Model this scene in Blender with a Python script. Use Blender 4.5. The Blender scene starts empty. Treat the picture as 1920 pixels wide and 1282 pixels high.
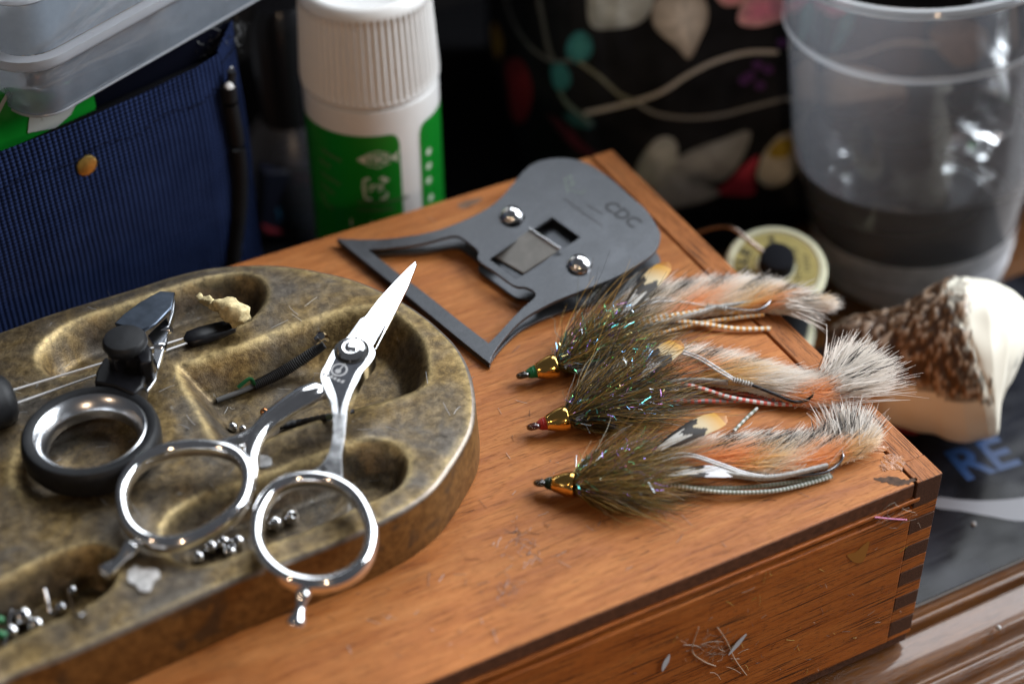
import bpy, bmesh, math, random
import numpy as np
from mathutils import Vector, Matrix
from mathutils.bvhtree import BVHTree
from mathutils import noise as mnoise

# ---------------------------------------------------------------- camera
S = 0.009                       # metres per modelling unit
rng = np.random.default_rng(11)
random.seed(11)
FPX, TH, ROLL, YAW = 3289.757, math.radians(39.775), math.radians(-0.688), math.radians(-27.044)
TCAM = np.array([11.049, -3.363, 45.0])
_ct, _st = math.cos(TH), math.sin(TH)
_cy, _sy = math.cos(YAW), math.sin(YAW)
_R = np.array([[_cy, -_sy, 0], [_sy, _cy, 0], [0, 0, 1.0]])
FW = _R @ np.array([0, _ct, -_st]); _rt = _R @ np.array([1.0, 0, 0]); _up = _R @ np.array([0, _st, _ct])
RT = math.cos(ROLL) * _rt + math.sin(ROLL) * _up
UP = -math.sin(ROLL) * _rt + math.cos(ROLL) * _up
CAM = -(TCAM[0] * RT + TCAM[1] * UP + TCAM[2] * FW)
FH = np.array([FW[0], FW[1], 0]); FH /= np.linalg.norm(FH)
RH = np.array([FH[1], -FH[0], 0])
Z = np.array([0, 0, 1.0])

scene = bpy.context.scene
cd = bpy.data.cameras.new('camera'); cam = bpy.data.objects.new('camera', cd)
scene.collection.objects.link(cam)
m = Matrix(((RT[0], UP[0], -FW[0], CAM[0] * S), (RT[1], UP[1], -FW[1], CAM[1] * S), (RT[2], UP[2], -FW[2], CAM[2] * S), (0, 0, 0, 1)))
cam.matrix_world = m
cd.sensor_width = 36; cd.lens = FPX / 1920 * 36
cd.clip_start = 0.01; cd.clip_end = 50
cd.dof.use_dof = True
cd.dof.focus_distance = 46.4 * S
cd.dof.aperture_fstop = 6.6
cd.dof.aperture_blades = 0
scene.camera = cam

# ---------------------------------------------------------------- light
world = bpy.data.worlds.new('World'); scene.world = world; world.use_nodes = True
bg = world.node_tree.nodes['Background']
bg.inputs[0].default_value = (0.86, 0.90, 1.0, 1); bg.inputs[1].default_value = 0.075

def area_light(name, dirv, dist, sx, sy, power, col, target=(-8, 8, 0)):
    l = bpy.data.lights.new(name, 'AREA'); l.shape = 'RECTANGLE'; l.size = sx; l.size_y = sy
    l.energy = power; l.color = col
    o = bpy.data.objects.new(name, l); scene.collection.objects.link(o)
    d = Vector(dirv).normalized(); t = Vector(target) * S
    o.location = t + d * dist
    o.rotation_euler = (-d).to_track_quat('-Z', 'Y').to_euler()
    return o
BACKL = (0.60, 0.57, 0.82)
area_light('window_light', (0.90, -0.10, 0.52), 1.5, 1.25, 1.1, 52, (0.90, 0.95, 1.0))
area_light('window_light_behind', BACKL, 1.7, 1.35, 1.05, 23, (0.90, 0.95, 1.0))
for d, e in (((-.80, -.30, .55), 1.5), ((-.35, -.90, .42), 3.0)):
    l = bpy.data.lights.new('warm_bulb', 'POINT'); l.energy = e; l.color = (1.0, .70, .45); l.shadow_soft_size = 0.022
    o = bpy.data.objects.new('warm_bulb', l); scene.collection.objects.link(o)
    o.location = Vector((-8, 8, 0)) * S + Vector(d).normalized() * 0.8
scene.view_settings.view_transform = 'Standard'
scene.view_settings.look = 'None'
scene.view_settings.exposure = 0.0
scene.view_settings.gamma = 1.0
scene.view_settings.use_curve_mapping = False
scene.render.engine = 'CYCLES'
scene.cycles.max_bounces = 7; scene.cycles.diffuse_bounces = 3; scene.cycles.glossy_bounces = 4; scene.cycles.transmission_bounces = 6; scene.cycles.transparent_max_bounces = 10
scene.cycles.caustics_reflective = False; scene.cycles.caustics_refractive = False

# ---------------------------------------------------------------- helpers
def ray(px, py):
    return FW + RT * (px - 960) / FPX - UP * (py - 641) / FPX
def G(px, py, z=0.0):
    d = ray(px, py); return CAM + d * ((z - CAM[2]) / d[2])
def GP(px, py, P0, n):
    d = ray(px, py); return CAM + d * (((P0 - CAM) @ n) / (d @ n))
def GY(px, py, y):
    return GP(px, py, np.array([0, y, 0.0]), np.array([0, 1.0, 0]))
def pxu(P):
    return FPX / ((np.asarray(P) - CAM) @ FW)
def nrm(v):
    v = np.asarray(v, float); return v / (np.linalg.norm(v, axis=-1, keepdims=True) + 1e-12)
def catmull(P, n=8, closed=False):
    P = np.asarray(P, float); N = len(P); out = []
    rngk = range(N) if closed else range(N - 1)
    for i in rngk:
        if closed: a, b, c, d = P[i - 1], P[i], P[(i + 1) % N], P[(i + 2) % N]
        else: a, b, c, d = P[max(i - 1, 0)], P[i], P[i + 1], P[min(i + 2, N - 1)]
        for k in range(n):
            t = k / n
            out.append(0.5 * ((2 * b) + (-a + c) * t + (2 * a - 5 * b + 4 * c - d) * t * t + (-a + 3 * b - 3 * c + d) * t ** 3))
    if not closed: out.append(P[-1])
    return np.array(out)

BASE = {}
def thing(name, label, cat, base=(0, 0, 0), group=None):
    o = bpy.data.objects.new(name, None); scene.collection.objects.link(o)
    o.empty_display_size = 0.01
    b = np.asarray(base, float); o.location = Vector(b * S)
    BASE[o.name] = b
    o['label'] = label; o['category'] = cat
    if group: o['group'] = group
    return o
def tag(o, label, cat, group=None):
    o['label'] = label; o['category'] = cat
    if group: o['group'] = group
    return o

def mk(name, V, F, mat, par=None, smooth=True, cols=None, bevel=0, autos=40, kind=None, base=None, segs=2):
    """V in modelling units, world coordinates."""
    V = np.asarray(V, float).reshape(-1, 3)
    if par is not None: b = BASE.get(par.name, np.zeros(3))
    else: b = np.asarray(base if base is not None else (0, 0, 0), float)
    me = bpy.data.meshes.new(name)
    W = (V - b) * S
    if isinstance(F, np.ndarray):
        nf, k = F.shape
        me.vertices.add(len(W)); me.vertices.foreach_set('co', W.astype(np.float32).ravel())
        me.loops.add(nf * k); me.loops.foreach_set('vertex_index', F.astype(np.int32).ravel())
        me.polygons.add(nf); me.polygons.foreach_set('loop_start', np.arange(0, nf * k, k, dtype=np.int32))
        me.polygons.foreach_set('loop_total', np.full(nf, k, dtype=np.int32))
        me.update(calc_edges=True)
    else:
        me.from_pydata([tuple(v) for v in W], [], [tuple(f) for f in F]); me.update()
        bm = bmesh.new(); bm.from_mesh(me); bmesh.ops.recalc_face_normals(bm, faces=bm.faces); bm.to_mesh(me); bm.free()
    if cols is not None:
        ca = me.color_attributes.new('Col', 'FLOAT_COLOR', 'POINT')
        c4 = np.ones((len(W), 4), np.float32); c4[:, :3] = np.asarray(cols).reshape(-1, 3)
        ca.data.foreach_set('color', c4.ravel())
    if mat: me.materials.append(mat)
    o = bpy.data.objects.new(name, me); scene.collection.objects.link(o)
    if par is not None:
        o.parent = par
        BASE[o.name] = b + 0
    else:
        o.location = Vector(b * S); BASE[o.name] = b
    if smooth:
        me.polygons.foreach_set('use_smooth', np.ones(len(me.polygons), bool))
        if autos < 180:
            try: me.set_sharp_from_angle(angle=math.radians(autos))
            except Exception: pass
    if bevel:
        md = o.modifiers.new('bevel', 'BEVEL'); md.width = bevel * S; md.segments = segs; md.limit_method = 'ANGLE'; md.angle_limit = math.radians(35)
        md.harden_normals = False
    if kind: o['kind'] = kind
    return o

def sub(o):                     # sub-part: parent's base
    return o

def box(x0, x1, y0, y1, z0, z1):
    V = [(x, y, z) for x in (x0, x1) for y in (y0, y1) for z in (z0, z1)]
    F = [(0, 1, 3, 2), (4, 6, 7, 5), (0, 4, 5, 1), (2, 3, 7, 6), (0, 2, 6, 4), (1, 5, 7, 3)]
    return np.array(V, float), F
def frames(P, closed=False, ref=Z):
    P = np.asarray(P, float)
    if closed: T = nrm(np.roll(P, -1, 0) - np.roll(P, 1, 0))
    else: T = nrm(np.gradient(P, axis=0))
    ref = np.asarray(ref, float)
    N = ref - (T @ ref)[:, None] * T
    bad = np.linalg.norm(N, axis=1) < 1e-3
    if bad.any(): N[bad] = np.cross(T[bad], [1.0, .3, .2])
    N = nrm(N); B = np.cross(T, N)
    return T, N, B
def tube(P, r, n=10, closed=False, caps=True, ref=Z, sect=None):
    """r scalar / per-point / (per-point,2): half size along B and N."""
    P = np.asarray(P, float); K = len(P)
    r = np.asarray(r, float)
    if r.ndim == 0: r = np.full((K, 2), float(r))
    elif r.ndim == 1: r = np.stack([r, r], 1)
    T, N, B = frames(P, closed, ref)
    a = np.linspace(0, 2 * np.pi, n, endpoint=False)
    ca, sa = np.cos(a), np.sin(a)
    if sect:                    # superellipse
        ca = np.sign(ca) * np.abs(ca) ** sect; sa = np.sign(sa) * np.abs(sa) ** sect
    V = P[:, None] + B[:, None] * (ca[None, :, None] * r[:, 0][:, None, None]) + N[:, None] * (sa[None, :, None] * r[:, 1][:, None, None])
    V = V.reshape(-1, 3); F = []
    for i in range(K if closed else K - 1):
        j = (i + 1) % K
        for k in range(n):
            l = (k + 1) % n
            F.append((i * n + k, i * n + l, j * n + l, j * n + k))
    if caps and not closed:
        F.append(tuple(range(n - 1, -1, -1))); F.append(tuple((K - 1) * n + k for k in range(n)))
    return V, F
def lathe(prof, n=48, c=(0, 0, 0), ax=Z, e1=None, rmod=None):
    ax = nrm(ax); c = np.asarray(c, float)
    if e1 is None: e1 = nrm(np.cross(ax, [0.3, .9, .1]))
    e1 = nrm(e1 - (e1 @ ax) * ax); e2 = np.cross(ax, e1)
    a = np.linspace(0, 2 * np.pi, n, endpoint=False)
    V = []; F = []
    for i, (r, z) in enumerate(prof):
        rr = np.full(n, r) if rmod is None else rmod(i, r, z, a)
        V.append(c + ax * z + np.outer(rr * np.cos(a), e1) + np.outer(rr * np.sin(a), e2))
    V = np.concatenate(V)
    for i in range(len(prof) - 1):
        for k in range(n):
            l = (k + 1) % n
            F.append((i * n + k, i * n + l, (i + 1) * n + l, (i + 1) * n + k))
    if prof[0][0] > 1e-6 and prof[0][0] != prof[-1][0]: pass
    return V, F
def merge(*parts):
    V = []; F = []; off = 0
    for v, f in parts:
        v = np.asarray(v).reshape(-1, 3); V.append(v)
        F += [tuple(i + off for i in ff) for ff in f]; off += len(v)
    return np.concatenate(V), F
def plate(outer, holes, thick, n=None):
    """outer/holes: lists of 3D points (top face). Extruded by -thick along n."""
    bm = bmesh.new(); edges = []
    pts = [np.asarray(outer)] + [np.asarray(h) for h in holes]
    for loop in pts:
        vs = [bm.verts.new(tuple(p)) for p in loop]
        for i in range(len(vs)): edges.append(bm.edges.new((vs[i], vs[(i + 1) % len(vs)])))
    bmesh.ops.triangle_fill(bm, use_beauty=True, use_dissolve=False, edges=edges)
    faces = list(bm.faces)
    r = bmesh.ops.extrude_face_region(bm, geom=faces)
    nn = np.asarray(n if n is not None else Z, float)
    for v in r['geom']:
        if isinstance(v, bmesh.types.BMVert): v.co -= Vector(nn * thick)
    bm.verts.index_update()
    V = np.array([tuple(v.co) for v in bm.verts]); F = [tuple(v.index for v in f.verts) for f in bm.faces]
    bm.free(); return V, F
def flat(outer, holes=()):
    bm = bmesh.new(); edges = []
    for loop in [outer] + list(holes):
        vs = [bm.verts.new(tuple(p)) for p in loop]
        for i in range(len(vs)): edges.append(bm.edges.new((vs[i], vs[(i + 1) % len(vs)])))
    bmesh.ops.triangle_fill(bm, use_beauty=True, use_dissolve=False, edges=edges)
    bm.verts.index_update()
    V = np.array([tuple(v.co) for v in bm.verts]); F = [tuple(v.index for v in f.verts) for f in bm.faces]
    bm.free(); return V, F
def text2d(body, size=1.0, bold=0.0, align='CENTER'):
    cu = bpy.data.curves.new('t', 'FONT'); cu.body = body; cu.size = size; cu.align_x = align; cu.align_y = 'CENTER'
    cu.offset = bold; cu.resolution_u = 3
    o = bpy.data.objects.new('t', cu); scene.collection.objects.link(o)
    dg = bpy.context.evaluated_depsgraph_get(); dg.update()
    me = bpy.data.meshes.new_from_object(o.evaluated_get(dg))
    V = np.array([tuple(v.co) for v in me.vertices]).reshape(-1, 3); F = [tuple(p.vertices) for p in me.polygons]
    bpy.data.objects.remove(o); bpy.data.curves.remove(cu); bpy.data.meshes.remove(me)
    return V, F
def strands(P, w, col, side=None):
    """P (N,K,3), w (N,K), col (N,K,3) -> ribbon mesh arrays."""
    N, K = P.shape[:2]
    T = nrm(np.gradient(P, axis=1))
    if side is None: side = np.array([[[.10, -.30, .95]]]) + rng.normal(size=(N, 1, 3)) * .30
    B = nrm(np.cross(T, np.broadcast_to(side, T.shape)))
    A = P - B * w[..., None] * .5; C = P + B * w[..., None] * .5
    V = np.stack([A, C], 2).reshape(-1, 3)
    cc = np.repeat(col[:, :, None, :], 2, 2).reshape(-1, 3)
    idx = (np.arange(N)[:, None] * K + np.arange(K - 1)[None]) * 2
    F = np.stack([idx, idx + 1, idx + 3, idx + 2], -1).reshape(-1, 4)
    return V, F, cc
def sph(c, r, n=16, m=10):
    prof = [(max(1e-4, r * math.sin(math.pi * i / m)), -r * math.cos(math.pi * i / m)) for i in range(m + 1)]
    return lathe(prof, n, c)

# ---------------------------------------------------------------- materials
def nt(name):
    m = bpy.data.materials.new(name); m.use_nodes = True
    t = m.node_tree; b = t.nodes['Principled BSDF']
    return m, t, b
def N(t, typ, **kw):
    n = t.nodes.new(typ)
    for k, v in kw.items():
        if k.startswith('i_'): n.inputs[k[2:]].default_value = v
        else: setattr(n, k, v)
    return n
def coords(t, scale=(1, 1, 1), rot=(0, 0, 0), loc=(0, 0, 0)):
    """object coordinates in modelling units."""
    c = N(t, 'ShaderNodeTexCoord'); mp = N(t, 'ShaderNodeMapping')
    mp.inputs['Scale'].default_value = tuple(s / S for s in scale); mp.inputs['Rotation'].default_value = rot; mp.inputs['Location'].default_value = loc
    t.links.new(c.outputs['Object'], mp.inputs['Vector']); return mp.outputs['Vector']
def noise(t, vec, scale=1.0, detail=4, rough=.55, dist=0):
    n = N(t, 'ShaderNodeTexNoise'); n.inputs['Scale'].default_value = scale; n.inputs['Detail'].default_value = detail
    n.inputs['Roughness'].default_value = rough; n.inputs['Distortion'].default_value = dist
    t.links.new(vec, n.inputs['Vector']); return n.outputs['Fac']
def ramp(t, fac, stops):
    r = N(t, 'ShaderNodeValToRGB'); e = r.color_ramp.elements
    while len(e) > 1: e.remove(e[-1])
    for i, (p, c) in enumerate(stops):
        el = e[0] if i == 0 else e.new(p)
        el.position = p; el.color = (c, c, c, 1) if isinstance(c, (int, float)) else (*c, 1)
    t.links.new(fac, r.inputs['Fac']); return r.outputs['Color']
def mix(t, fac, a, b, mode='MIX'):
    n = N(t, 'ShaderNodeMix', data_type='RGBA', blend_type=mode)
    for s, v in ((0, fac), (6, a), (7, b)):
        if hasattr(v, 'is_output'): t.links.new(v, n.inputs[s])
        elif isinstance(v, (int, float)): n.inputs[s].default_value = v
        else: n.inputs[s].default_value = (*v, 1)
    return n.outputs[2]
def bump(t, b, h, strength=.3, dist=.02, prev=None):
    n = N(t, 'ShaderNodeBump'); n.inputs['Strength'].default_value = strength; n.inputs['Distance'].default_value = dist * S
    t.links.new(h, n.inputs['Height'])
    if prev: t.links.new(prev, n.inputs['Normal'])
    t.links.new(n.outputs['Normal'], b.inputs['Normal']); return n.outputs['Normal']
def plain(name, col, rough=.5, metal=0, spec=.5, coat=0, nz=0, nscale=3, bmp=0, bscale=20, rvar=0, **kw):
    m, t, b = nt(name)
    b.inputs['Base Color'].default_value = (*col, 1); b.inputs['Roughness'].default_value = rough; b.inputs['Metallic'].default_value = metal
    b.inputs['Specular IOR Level'].default_value = spec
    if coat: b.inputs['Coat Weight'].default_value = coat; b.inputs['Coat Roughness'].default_value = .08
    v = coords(t)
    if nz:
        f = noise(t, v, nscale, 5)
        c = ramp(t, f, [(.3, tuple(x * (1 - nz) for x in col)), (.7, tuple(min(1, x * (1 + nz)) for x in col))])
        t.links.new(c, b.inputs['Base Color'])
    if rvar:
        f2 = noise(t, v, nscale * 1.7, 5)
        t.links.new(ramp(t, f2, [(.3, max(0.02, rough - rvar)), (.72, min(1, rough + rvar))]), b.inputs['Roughness'])
    if bmp: bump(t, b, noise(t, v, bscale, 4), bmp, .02)
    for k, val in kw.items(): b.inputs[k].default_value = val
    return m

def wood(name, axis='x', c0=(.155, .055, .018), c1=(.36, .155, .055), c2=(.50, .25, .10), pore=.75, gloss=.42, seed=0, blotch=.35, pl=1.0, pt=.58):
    m, t, b = nt(name)
    long_, across = .10, 1.0
    sc = {'x': (long_, across, across), 'y': (across, long_, across), 'z': (across, across, long_)}[axis]
    v = coords(t, sc, loc=(seed * 3.1, seed * 1.7, seed * .9))
    vw = coords(t, (.22, .22, .22), loc=(seed, seed, 0))
    warp = noise(t, vw, 1.0, 2)
    g1 = noise(t, v, 2.2, 6, .6, .6)
    g2 = noise(t, v, 9.0, 5, .65, .2)
    f = N(t, 'ShaderNodeMath', operation='MULTIPLY_ADD'); f.inputs[1].default_value = .45
    t.links.new(g2, f.inputs[0])
    f2 = N(t, 'ShaderNodeMath', operation='MULTIPLY'); f2.inputs[1].default_value = .55; t.links.new(g1, f2.inputs[0])
    t.links.new(f2.outputs[0], f.inputs[2])
    col = ramp(t, f.outputs[0], [(.30, c0), (.47, c1), (.68, c2)])
    big = ramp(t, warp, [(.35, (.72, .66, .60)), (.65, (1.12, 1.06, 1.0))])
    col = mix(t, blotch, col, big, 'MULTIPLY')
    # pores: short dark dashes along the grain
    sp = {'x': (pl, 20, 20), 'y': (20, pl, 20), 'z': (20, 20, pl)}[axis]
    vp = coords(t, sp, loc=(seed, 0, seed))
    pn = noise(t, vp, 1.0, 2, .5)
    pm = ramp(t, pn, [(pt, 0.0), (pt + .09, 1.0)])
    sp2 = {'x': (4, 50, 50), 'y': (50, 4, 50), 'z': (50, 50, 4)}[axis]
    pn2 = noise(t, coords(t, sp2), 1.0, 2, .5)
    pm2 = ramp(t, pn2, [(.55, 0.0), (.7, .8)])
    pmx = mix(t, 1.0, pm, pm2, 'ADD')
    dark = mix(t, pore, col, (.045, .016, .006))
    col = mix(t, pmx, col, dark)
    t.links.new(col, b.inputs['Base Color'])
    rr = ramp(t, g1, [(.3, gloss - .08), (.7, gloss + .12)])
    t.links.new(rr, b.inputs['Roughness'])
    b.inputs['Specular IOR Level'].default_value = .25
    h = mix(t, 1.0, pmx, (1, 1, 1), 'SUBTRACT')
    inv = N(t, 'ShaderNodeInvert'); t.links.new(pmx, inv.inputs['Color'])
    nb = bump(t, b, inv.outputs[0], .35, .03)
    bump(t, b, g2, .12, .03, nb)
    return m

M = {}
M['lid'] = wood('lid_wood', 'x', (.24, .066, .013), (.42, .148, .038), (.56, .235, .075), .50, .50, 1, .6)
M['front'] = wood('front_wood', 'x', (.22, .052, .008), (.42, .118, .020), (.52, .170, .034), .92, .48, 2, .40, .42, .55)
M['rim'] = wood('rim_wood', 'y', (.20, .062, .016), (.36, .125, .034), (.46, .175, .055), .85, .50, 3, .40, .6, .55)
M['endgrain'] = plain('end_grain', (.085, .038, .022), .6, spec=.2, nz=.7, nscale=26, bmp=.4, bscale=40)
M['lid_edge'] = plain('lid_edge', (.115, .045, .022), .6, spec=.2, nz=.35, nscale=6, bmp=.3, bscale=30)
M['table'] = wood('table_wood', 'x', (.050, .016, .003), (.10, .036, .007), (.15, .058, .012), .5, .30, 5, .5)
M['table'].node_tree.nodes['Principled BSDF'].inputs['Coat Weight'].default_value = 1.0
M['table'].node_tree.nodes['Principled BSDF'].inputs['Coat Roughness'].default_value = .10
M['chrome'] = plain('chrome', (.90, .90, .91), .11, 1.0, nz=.03, nscale=2, rvar=.04)
M['chrome_flat'] = plain('satin_steel', (.42, .43, .45), .22, 1.0, nz=.1, nscale=4)
M['blade'] = plain('blade_steel', (.92, .93, .95), .10, 1.0)
M['bead'] = plain('bead_metal', (.55, .55, .56), .08, 1.0)
M['black_rubber'] = plain('black_rubber', (.010, .0105, .012), .5, spec=.25, nz=.3, nscale=6, bmp=.08, bscale=30)
M['black_plastic'] = plain('black_plastic', (.008, .008, .010), .38, spec=.3, nz=.3, nscale=9)
M['black_foam'] = plain('black_foam', (.012, .013, .017), .8, spec=.1, bmp=.5, bscale=30)
M['gold'] = plain('gold_cone', (.80, .47, .13), .13, 1.0, rvar=.05)
M['brass'] = plain('brass_rivet', (.62, .43, .14), .32, 1.0, nz=.15, nscale=8)
M['white_plastic'] = plain('white_plastic', (.80, .79, .77), .38, nz=.02, **{'Subsurface Weight': 0.0})
M['lump'] = plain('wax_lump', (.62, .50, .26), .75, nz=.35, nscale=6, bmp=.6, bscale=14)
M['ivory'] = plain('ivory_plastic', (.78, .76, .52), .4)
M['label_gold'] = plain('gold_label', (.46, .37, .12), .35, .35, nz=.12, nscale=3)
M['ink'] = plain('black_ink', (.012, .011, .010), .6)
M['print_white'] = plain('white_print', (.62, .66, .56), .5)
M['print_dim'] = plain('grey_print', (.10, .15, .08), .5)
M['flake'] = plain('white_flake', (.42, .41, .40), .6, nz=.35, nscale=5)
M['green_bit'] = plain('green_plastic', (.02, .16, .055), .4)
M['thread_black'] = plain('black_thread', (.010, .010, .012), .5, bmp=.3, bscale=30)
M['thread_green'] = plain('green_thread', (.01, .16, .06), .45, bmp=.4, bscale=40)
M['thread_red'] = plain('red_thread', (.42, .04, .035), .45, bmp=.4, bscale=40)
M['thread_dark'] = plain('dark_green_thread', (.015, .03, .018), .4, bmp=.4, bscale=40)
M['varnish_eye'] = plain('varnished_eye', (.018, .012, .008), .08, coat=1)
M['varnish_red'] = plain('varnished_red_eye', (.045, .008, .008), .08, coat=1)
M['hook'] = plain('hook_steel', (.30, .30, .31), .2, 1.0)
M['hook_dark'] = plain('dark_hook', (.06, .06, .065), .25, 1.0)
M['hide'] = plain('suede_hide', (.42, .41, .39), .9, nz=.3, nscale=14, bmp=.5, bscale=30)
M['wire_white'] = plain('white_cable', (.75, .75, .76), .3, coat=.4)

def attr_mat(name, rough=.5, metal=0, transl=.0, spec=.4):
    m, t, b = nt(name)
    a = N(t, 'ShaderNodeAttribute', attribute_name='Col')
    t.links.new(a.outputs['Color'], b.inputs['Base Color'])
    b.inputs['Roughness'].default_value = rough; b.inputs['Metallic'].default_value = metal; b.inputs['Specular IOR Level'].default_value = spec
    if transl:
        tr = N(t, 'ShaderNodeBsdfTranslucent'); t.links.new(a.outputs['Color'], tr.inputs['Color'])
        mx = N(t, 'ShaderNodeMixShader'); mx.inputs[0].default_value = transl
        t.links.new(b.outputs[0], mx.inputs[1]); t.links.new(tr.outputs[0], mx.inputs[2])
        t.links.new(mx.outputs[0], t.nodes['Material Output'].inputs['Surface'])
    return m
M['fur'] = attr_mat('dyed_fur', .7, 0, .45, .08)
M['dub'] = attr_mat('dubbing_fibre', .35, 0, .25, .6)
M['flash'] = attr_mat('pearl_flash', .18, .85, 0)
M['legs'] = attr_mat('barred_rubber', .4, 0, .2)
M['feather'] = attr_mat('feather_vane', .4, 0, .2)

# aged brass
m, t, b = nt('aged_brass'); M['palette'] = m
v = coords(t); vb = coords(t, (.25, .25, .25))
n1 = noise(t, v, .55, 7, .62, .4); n2 = noise(t, v, 4.0, 7, .72, .3); n3 = noise(t, v, 24.0, 4, .7); n4 = noise(t, v, 1.7, 6, .65, .8)
c = ramp(t, n2, [(.28, (.06, .038, .016)), (.47, (.165, .108, .042)), (.70, (.37, .255, .105))])
c = mix(t, ramp(t, n1, [(.38, 0.0), (.62, .85)]), c, mix(t, ramp(t, n2, [(.35, 0.0), (.65, 1.0)]), (.075, .066, .058), (.150, .138, .126)))
c = mix(t, ramp(t, n3, [(.56, 0.0), (.66, .75)]), c, (.035, .026, .018))
c = mix(t, ramp(t, n4, [(.66, 0.0), (.74, .6)]), c, (.42, .43, .42))
wa = N(t, 'ShaderNodeAttribute', attribute_name='Col'); wm = mix(t, 1.0, wa.outputs['Color'], ramp(t, n2, [(.35, .25), (.6, 1.0)]), 'MULTIPLY')
c = mix(t, wm, c, (.52, .39, .18))
t.links.new(c, b.inputs['Base Color'])
b.inputs['Metallic'].default_value = .8
t.links.new(ramp(t, n4, [(.3, .30), (.7, .55)]), b.inputs['Roughness'])
nb = bump(t, b, n3, .35, .04); bump(t, b, n2, .35, .06, nb)

# palette side wall: casting with dark ovals
m, t, b = nt('brass_side'); M['palette_side'] = m
v = coords(t)
n2 = noise(t, v, 4.0, 6, .7); n4 = noise(t, v, 1.1, 3, .5, .4)
c = ramp(t, n2, [(.33, (.10, .05, .014)), (.66, (.26, .145, .045))])
c = mix(t, ramp(t, n4, [(.60, 0.0), (.68, .75)]), c, (.06, .045, .03))
t.links.new(c, b.inputs['Base Color']); b.inputs['Metallic'].default_value = .55; b.inputs['Roughness'].default_value = .45
bump(t, b, n2, .3, .05)

# gunmetal spring steel
m, t, b = nt('spring_steel'); M['steel'] = m
v = coords(t); vs = coords(t, (6, 6, 6))
n1 = noise(t, v, 1.2, 6, .6); n2 = noise(t, vs, 8, 3)
c = ramp(t, n1, [(.3, (.058, .062, .070)), (.7, (.115, .121, .132))])
c = mix(t, .25, c, ramp(t, n2, [(.4, (.1, .1, .11)), (.6, (.28, .29, .3))]))
t.links.new(c, b.inputs['Base Color']); b.inputs['Metallic'].default_value = .9
sc_ = noise(t, coords(t, (1.5, 40, 10), (0, 0, .6)), 1.0, 4, .7); c = mix(t, ramp(t, sc_, [(.60, 0.0), (.72, .45)]), c, (.30, .31, .33)); t.links.new(c, b.inputs['Base Color'])
t.links.new(ramp(t, n1, [(.3, .34), (.7, .54)]), b.inputs['Roughness']); bump(t, b, n2, .08, .01)
M['steel_dark'] = plain('dark_steel', (.09, .095, .105), .4, .9, nz=.2)

def clear_mat(name, haze=(.8, .82, .85), hz=.12, rough=.12, fres=.35, nz=0.0):
    """thin clear plastic: transparent + gloss + a little white haze (real light, no ray tricks)."""
    m, t, b = nt(name)
    out = t.nodes['Material Output']
    tr = N(t, 'ShaderNodeBsdfTransparent'); tr.inputs[0].default_value = (.95, .96, .97, 1)
    gl = N(t, 'ShaderNodeBsdfGlossy'); gl.inputs['Roughness'].default_value = rough
    df = N(t, 'ShaderNodeBsdfDiffuse'); df.inputs[0].default_value = (*haze, 1)
    tl = N(t, 'ShaderNodeBsdfTranslucent'); tl.inputs[0].default_value = (*haze, 1)
    dm = N(t, 'ShaderNodeMixShader'); dm.inputs[0].default_value = .5
    t.links.new(df.outputs[0], dm.inputs[1]); t.links.new(tl.outputs[0], dm.inputs[2])
    a = N(t, 'ShaderNodeMixShader'); a.inputs[0].default_value = hz
    if nz:
        f = noise(t, coords(t), 1.3, 5, .6)
        t.links.new(ramp(t, f, [(.35, hz * (1 - nz)), (.7, min(1, hz * (1 + nz)))]), a.inputs[0])
    t.links.new(tr.outputs[0], a.inputs[1]); t.links.new(dm.outputs[0], a.inputs[2])
    fr = N(t, 'ShaderNodeFresnel'); fr.inputs[0].default_value = 1.45
    g = N(t, 'ShaderNodeMixShader'); t.links.new(fr.outputs[0], g.inputs[0])
    t.links.new(a.outputs[0], g.inputs[1]); t.links.new(gl.outputs[0], g.inputs[2])
    t.links.new(g.outputs[0], out.inputs['Surface'])
    return m
M['cup'] = clear_mat('cup_plastic', (.84, .88, .98), .17, .08)
M['cup_low'] = clear_mat('cup_plastic_wet', (.80, .80, .86), .15, .06)
M['cup_base'] = clear_mat('cup_pale_haze', (.88, .88, .92), .85, .25, nz=.2)
M['rimplastic'] = clear_mat('cup_rim', (.85, .88, .92), .45, .08)
M['case'] = clear_mat('frosted_case', (.68, .82, 1.0), .34, .25, nz=.10)
M['case_rim'] = clear_mat('frosted_case_rim', (.80, .84, .92), .62, .25)
M['case_clear'] = clear_mat('clear_case', (.7, .72, .75), .10, .1)
m, t, b = nt('water'); M['water'] = m
b.inputs['Base Color'].default_value = (.93, .95, .96, 1); b.inputs['Transmission Weight'].default_value = 1; b.inputs['IOR'].default_value = 1.33; b.inputs['Roughness'].default_value = .03
M['bottle_clear'] = clear_mat('milky_bottle', (.25, .25, .29), .30, .3)

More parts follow.
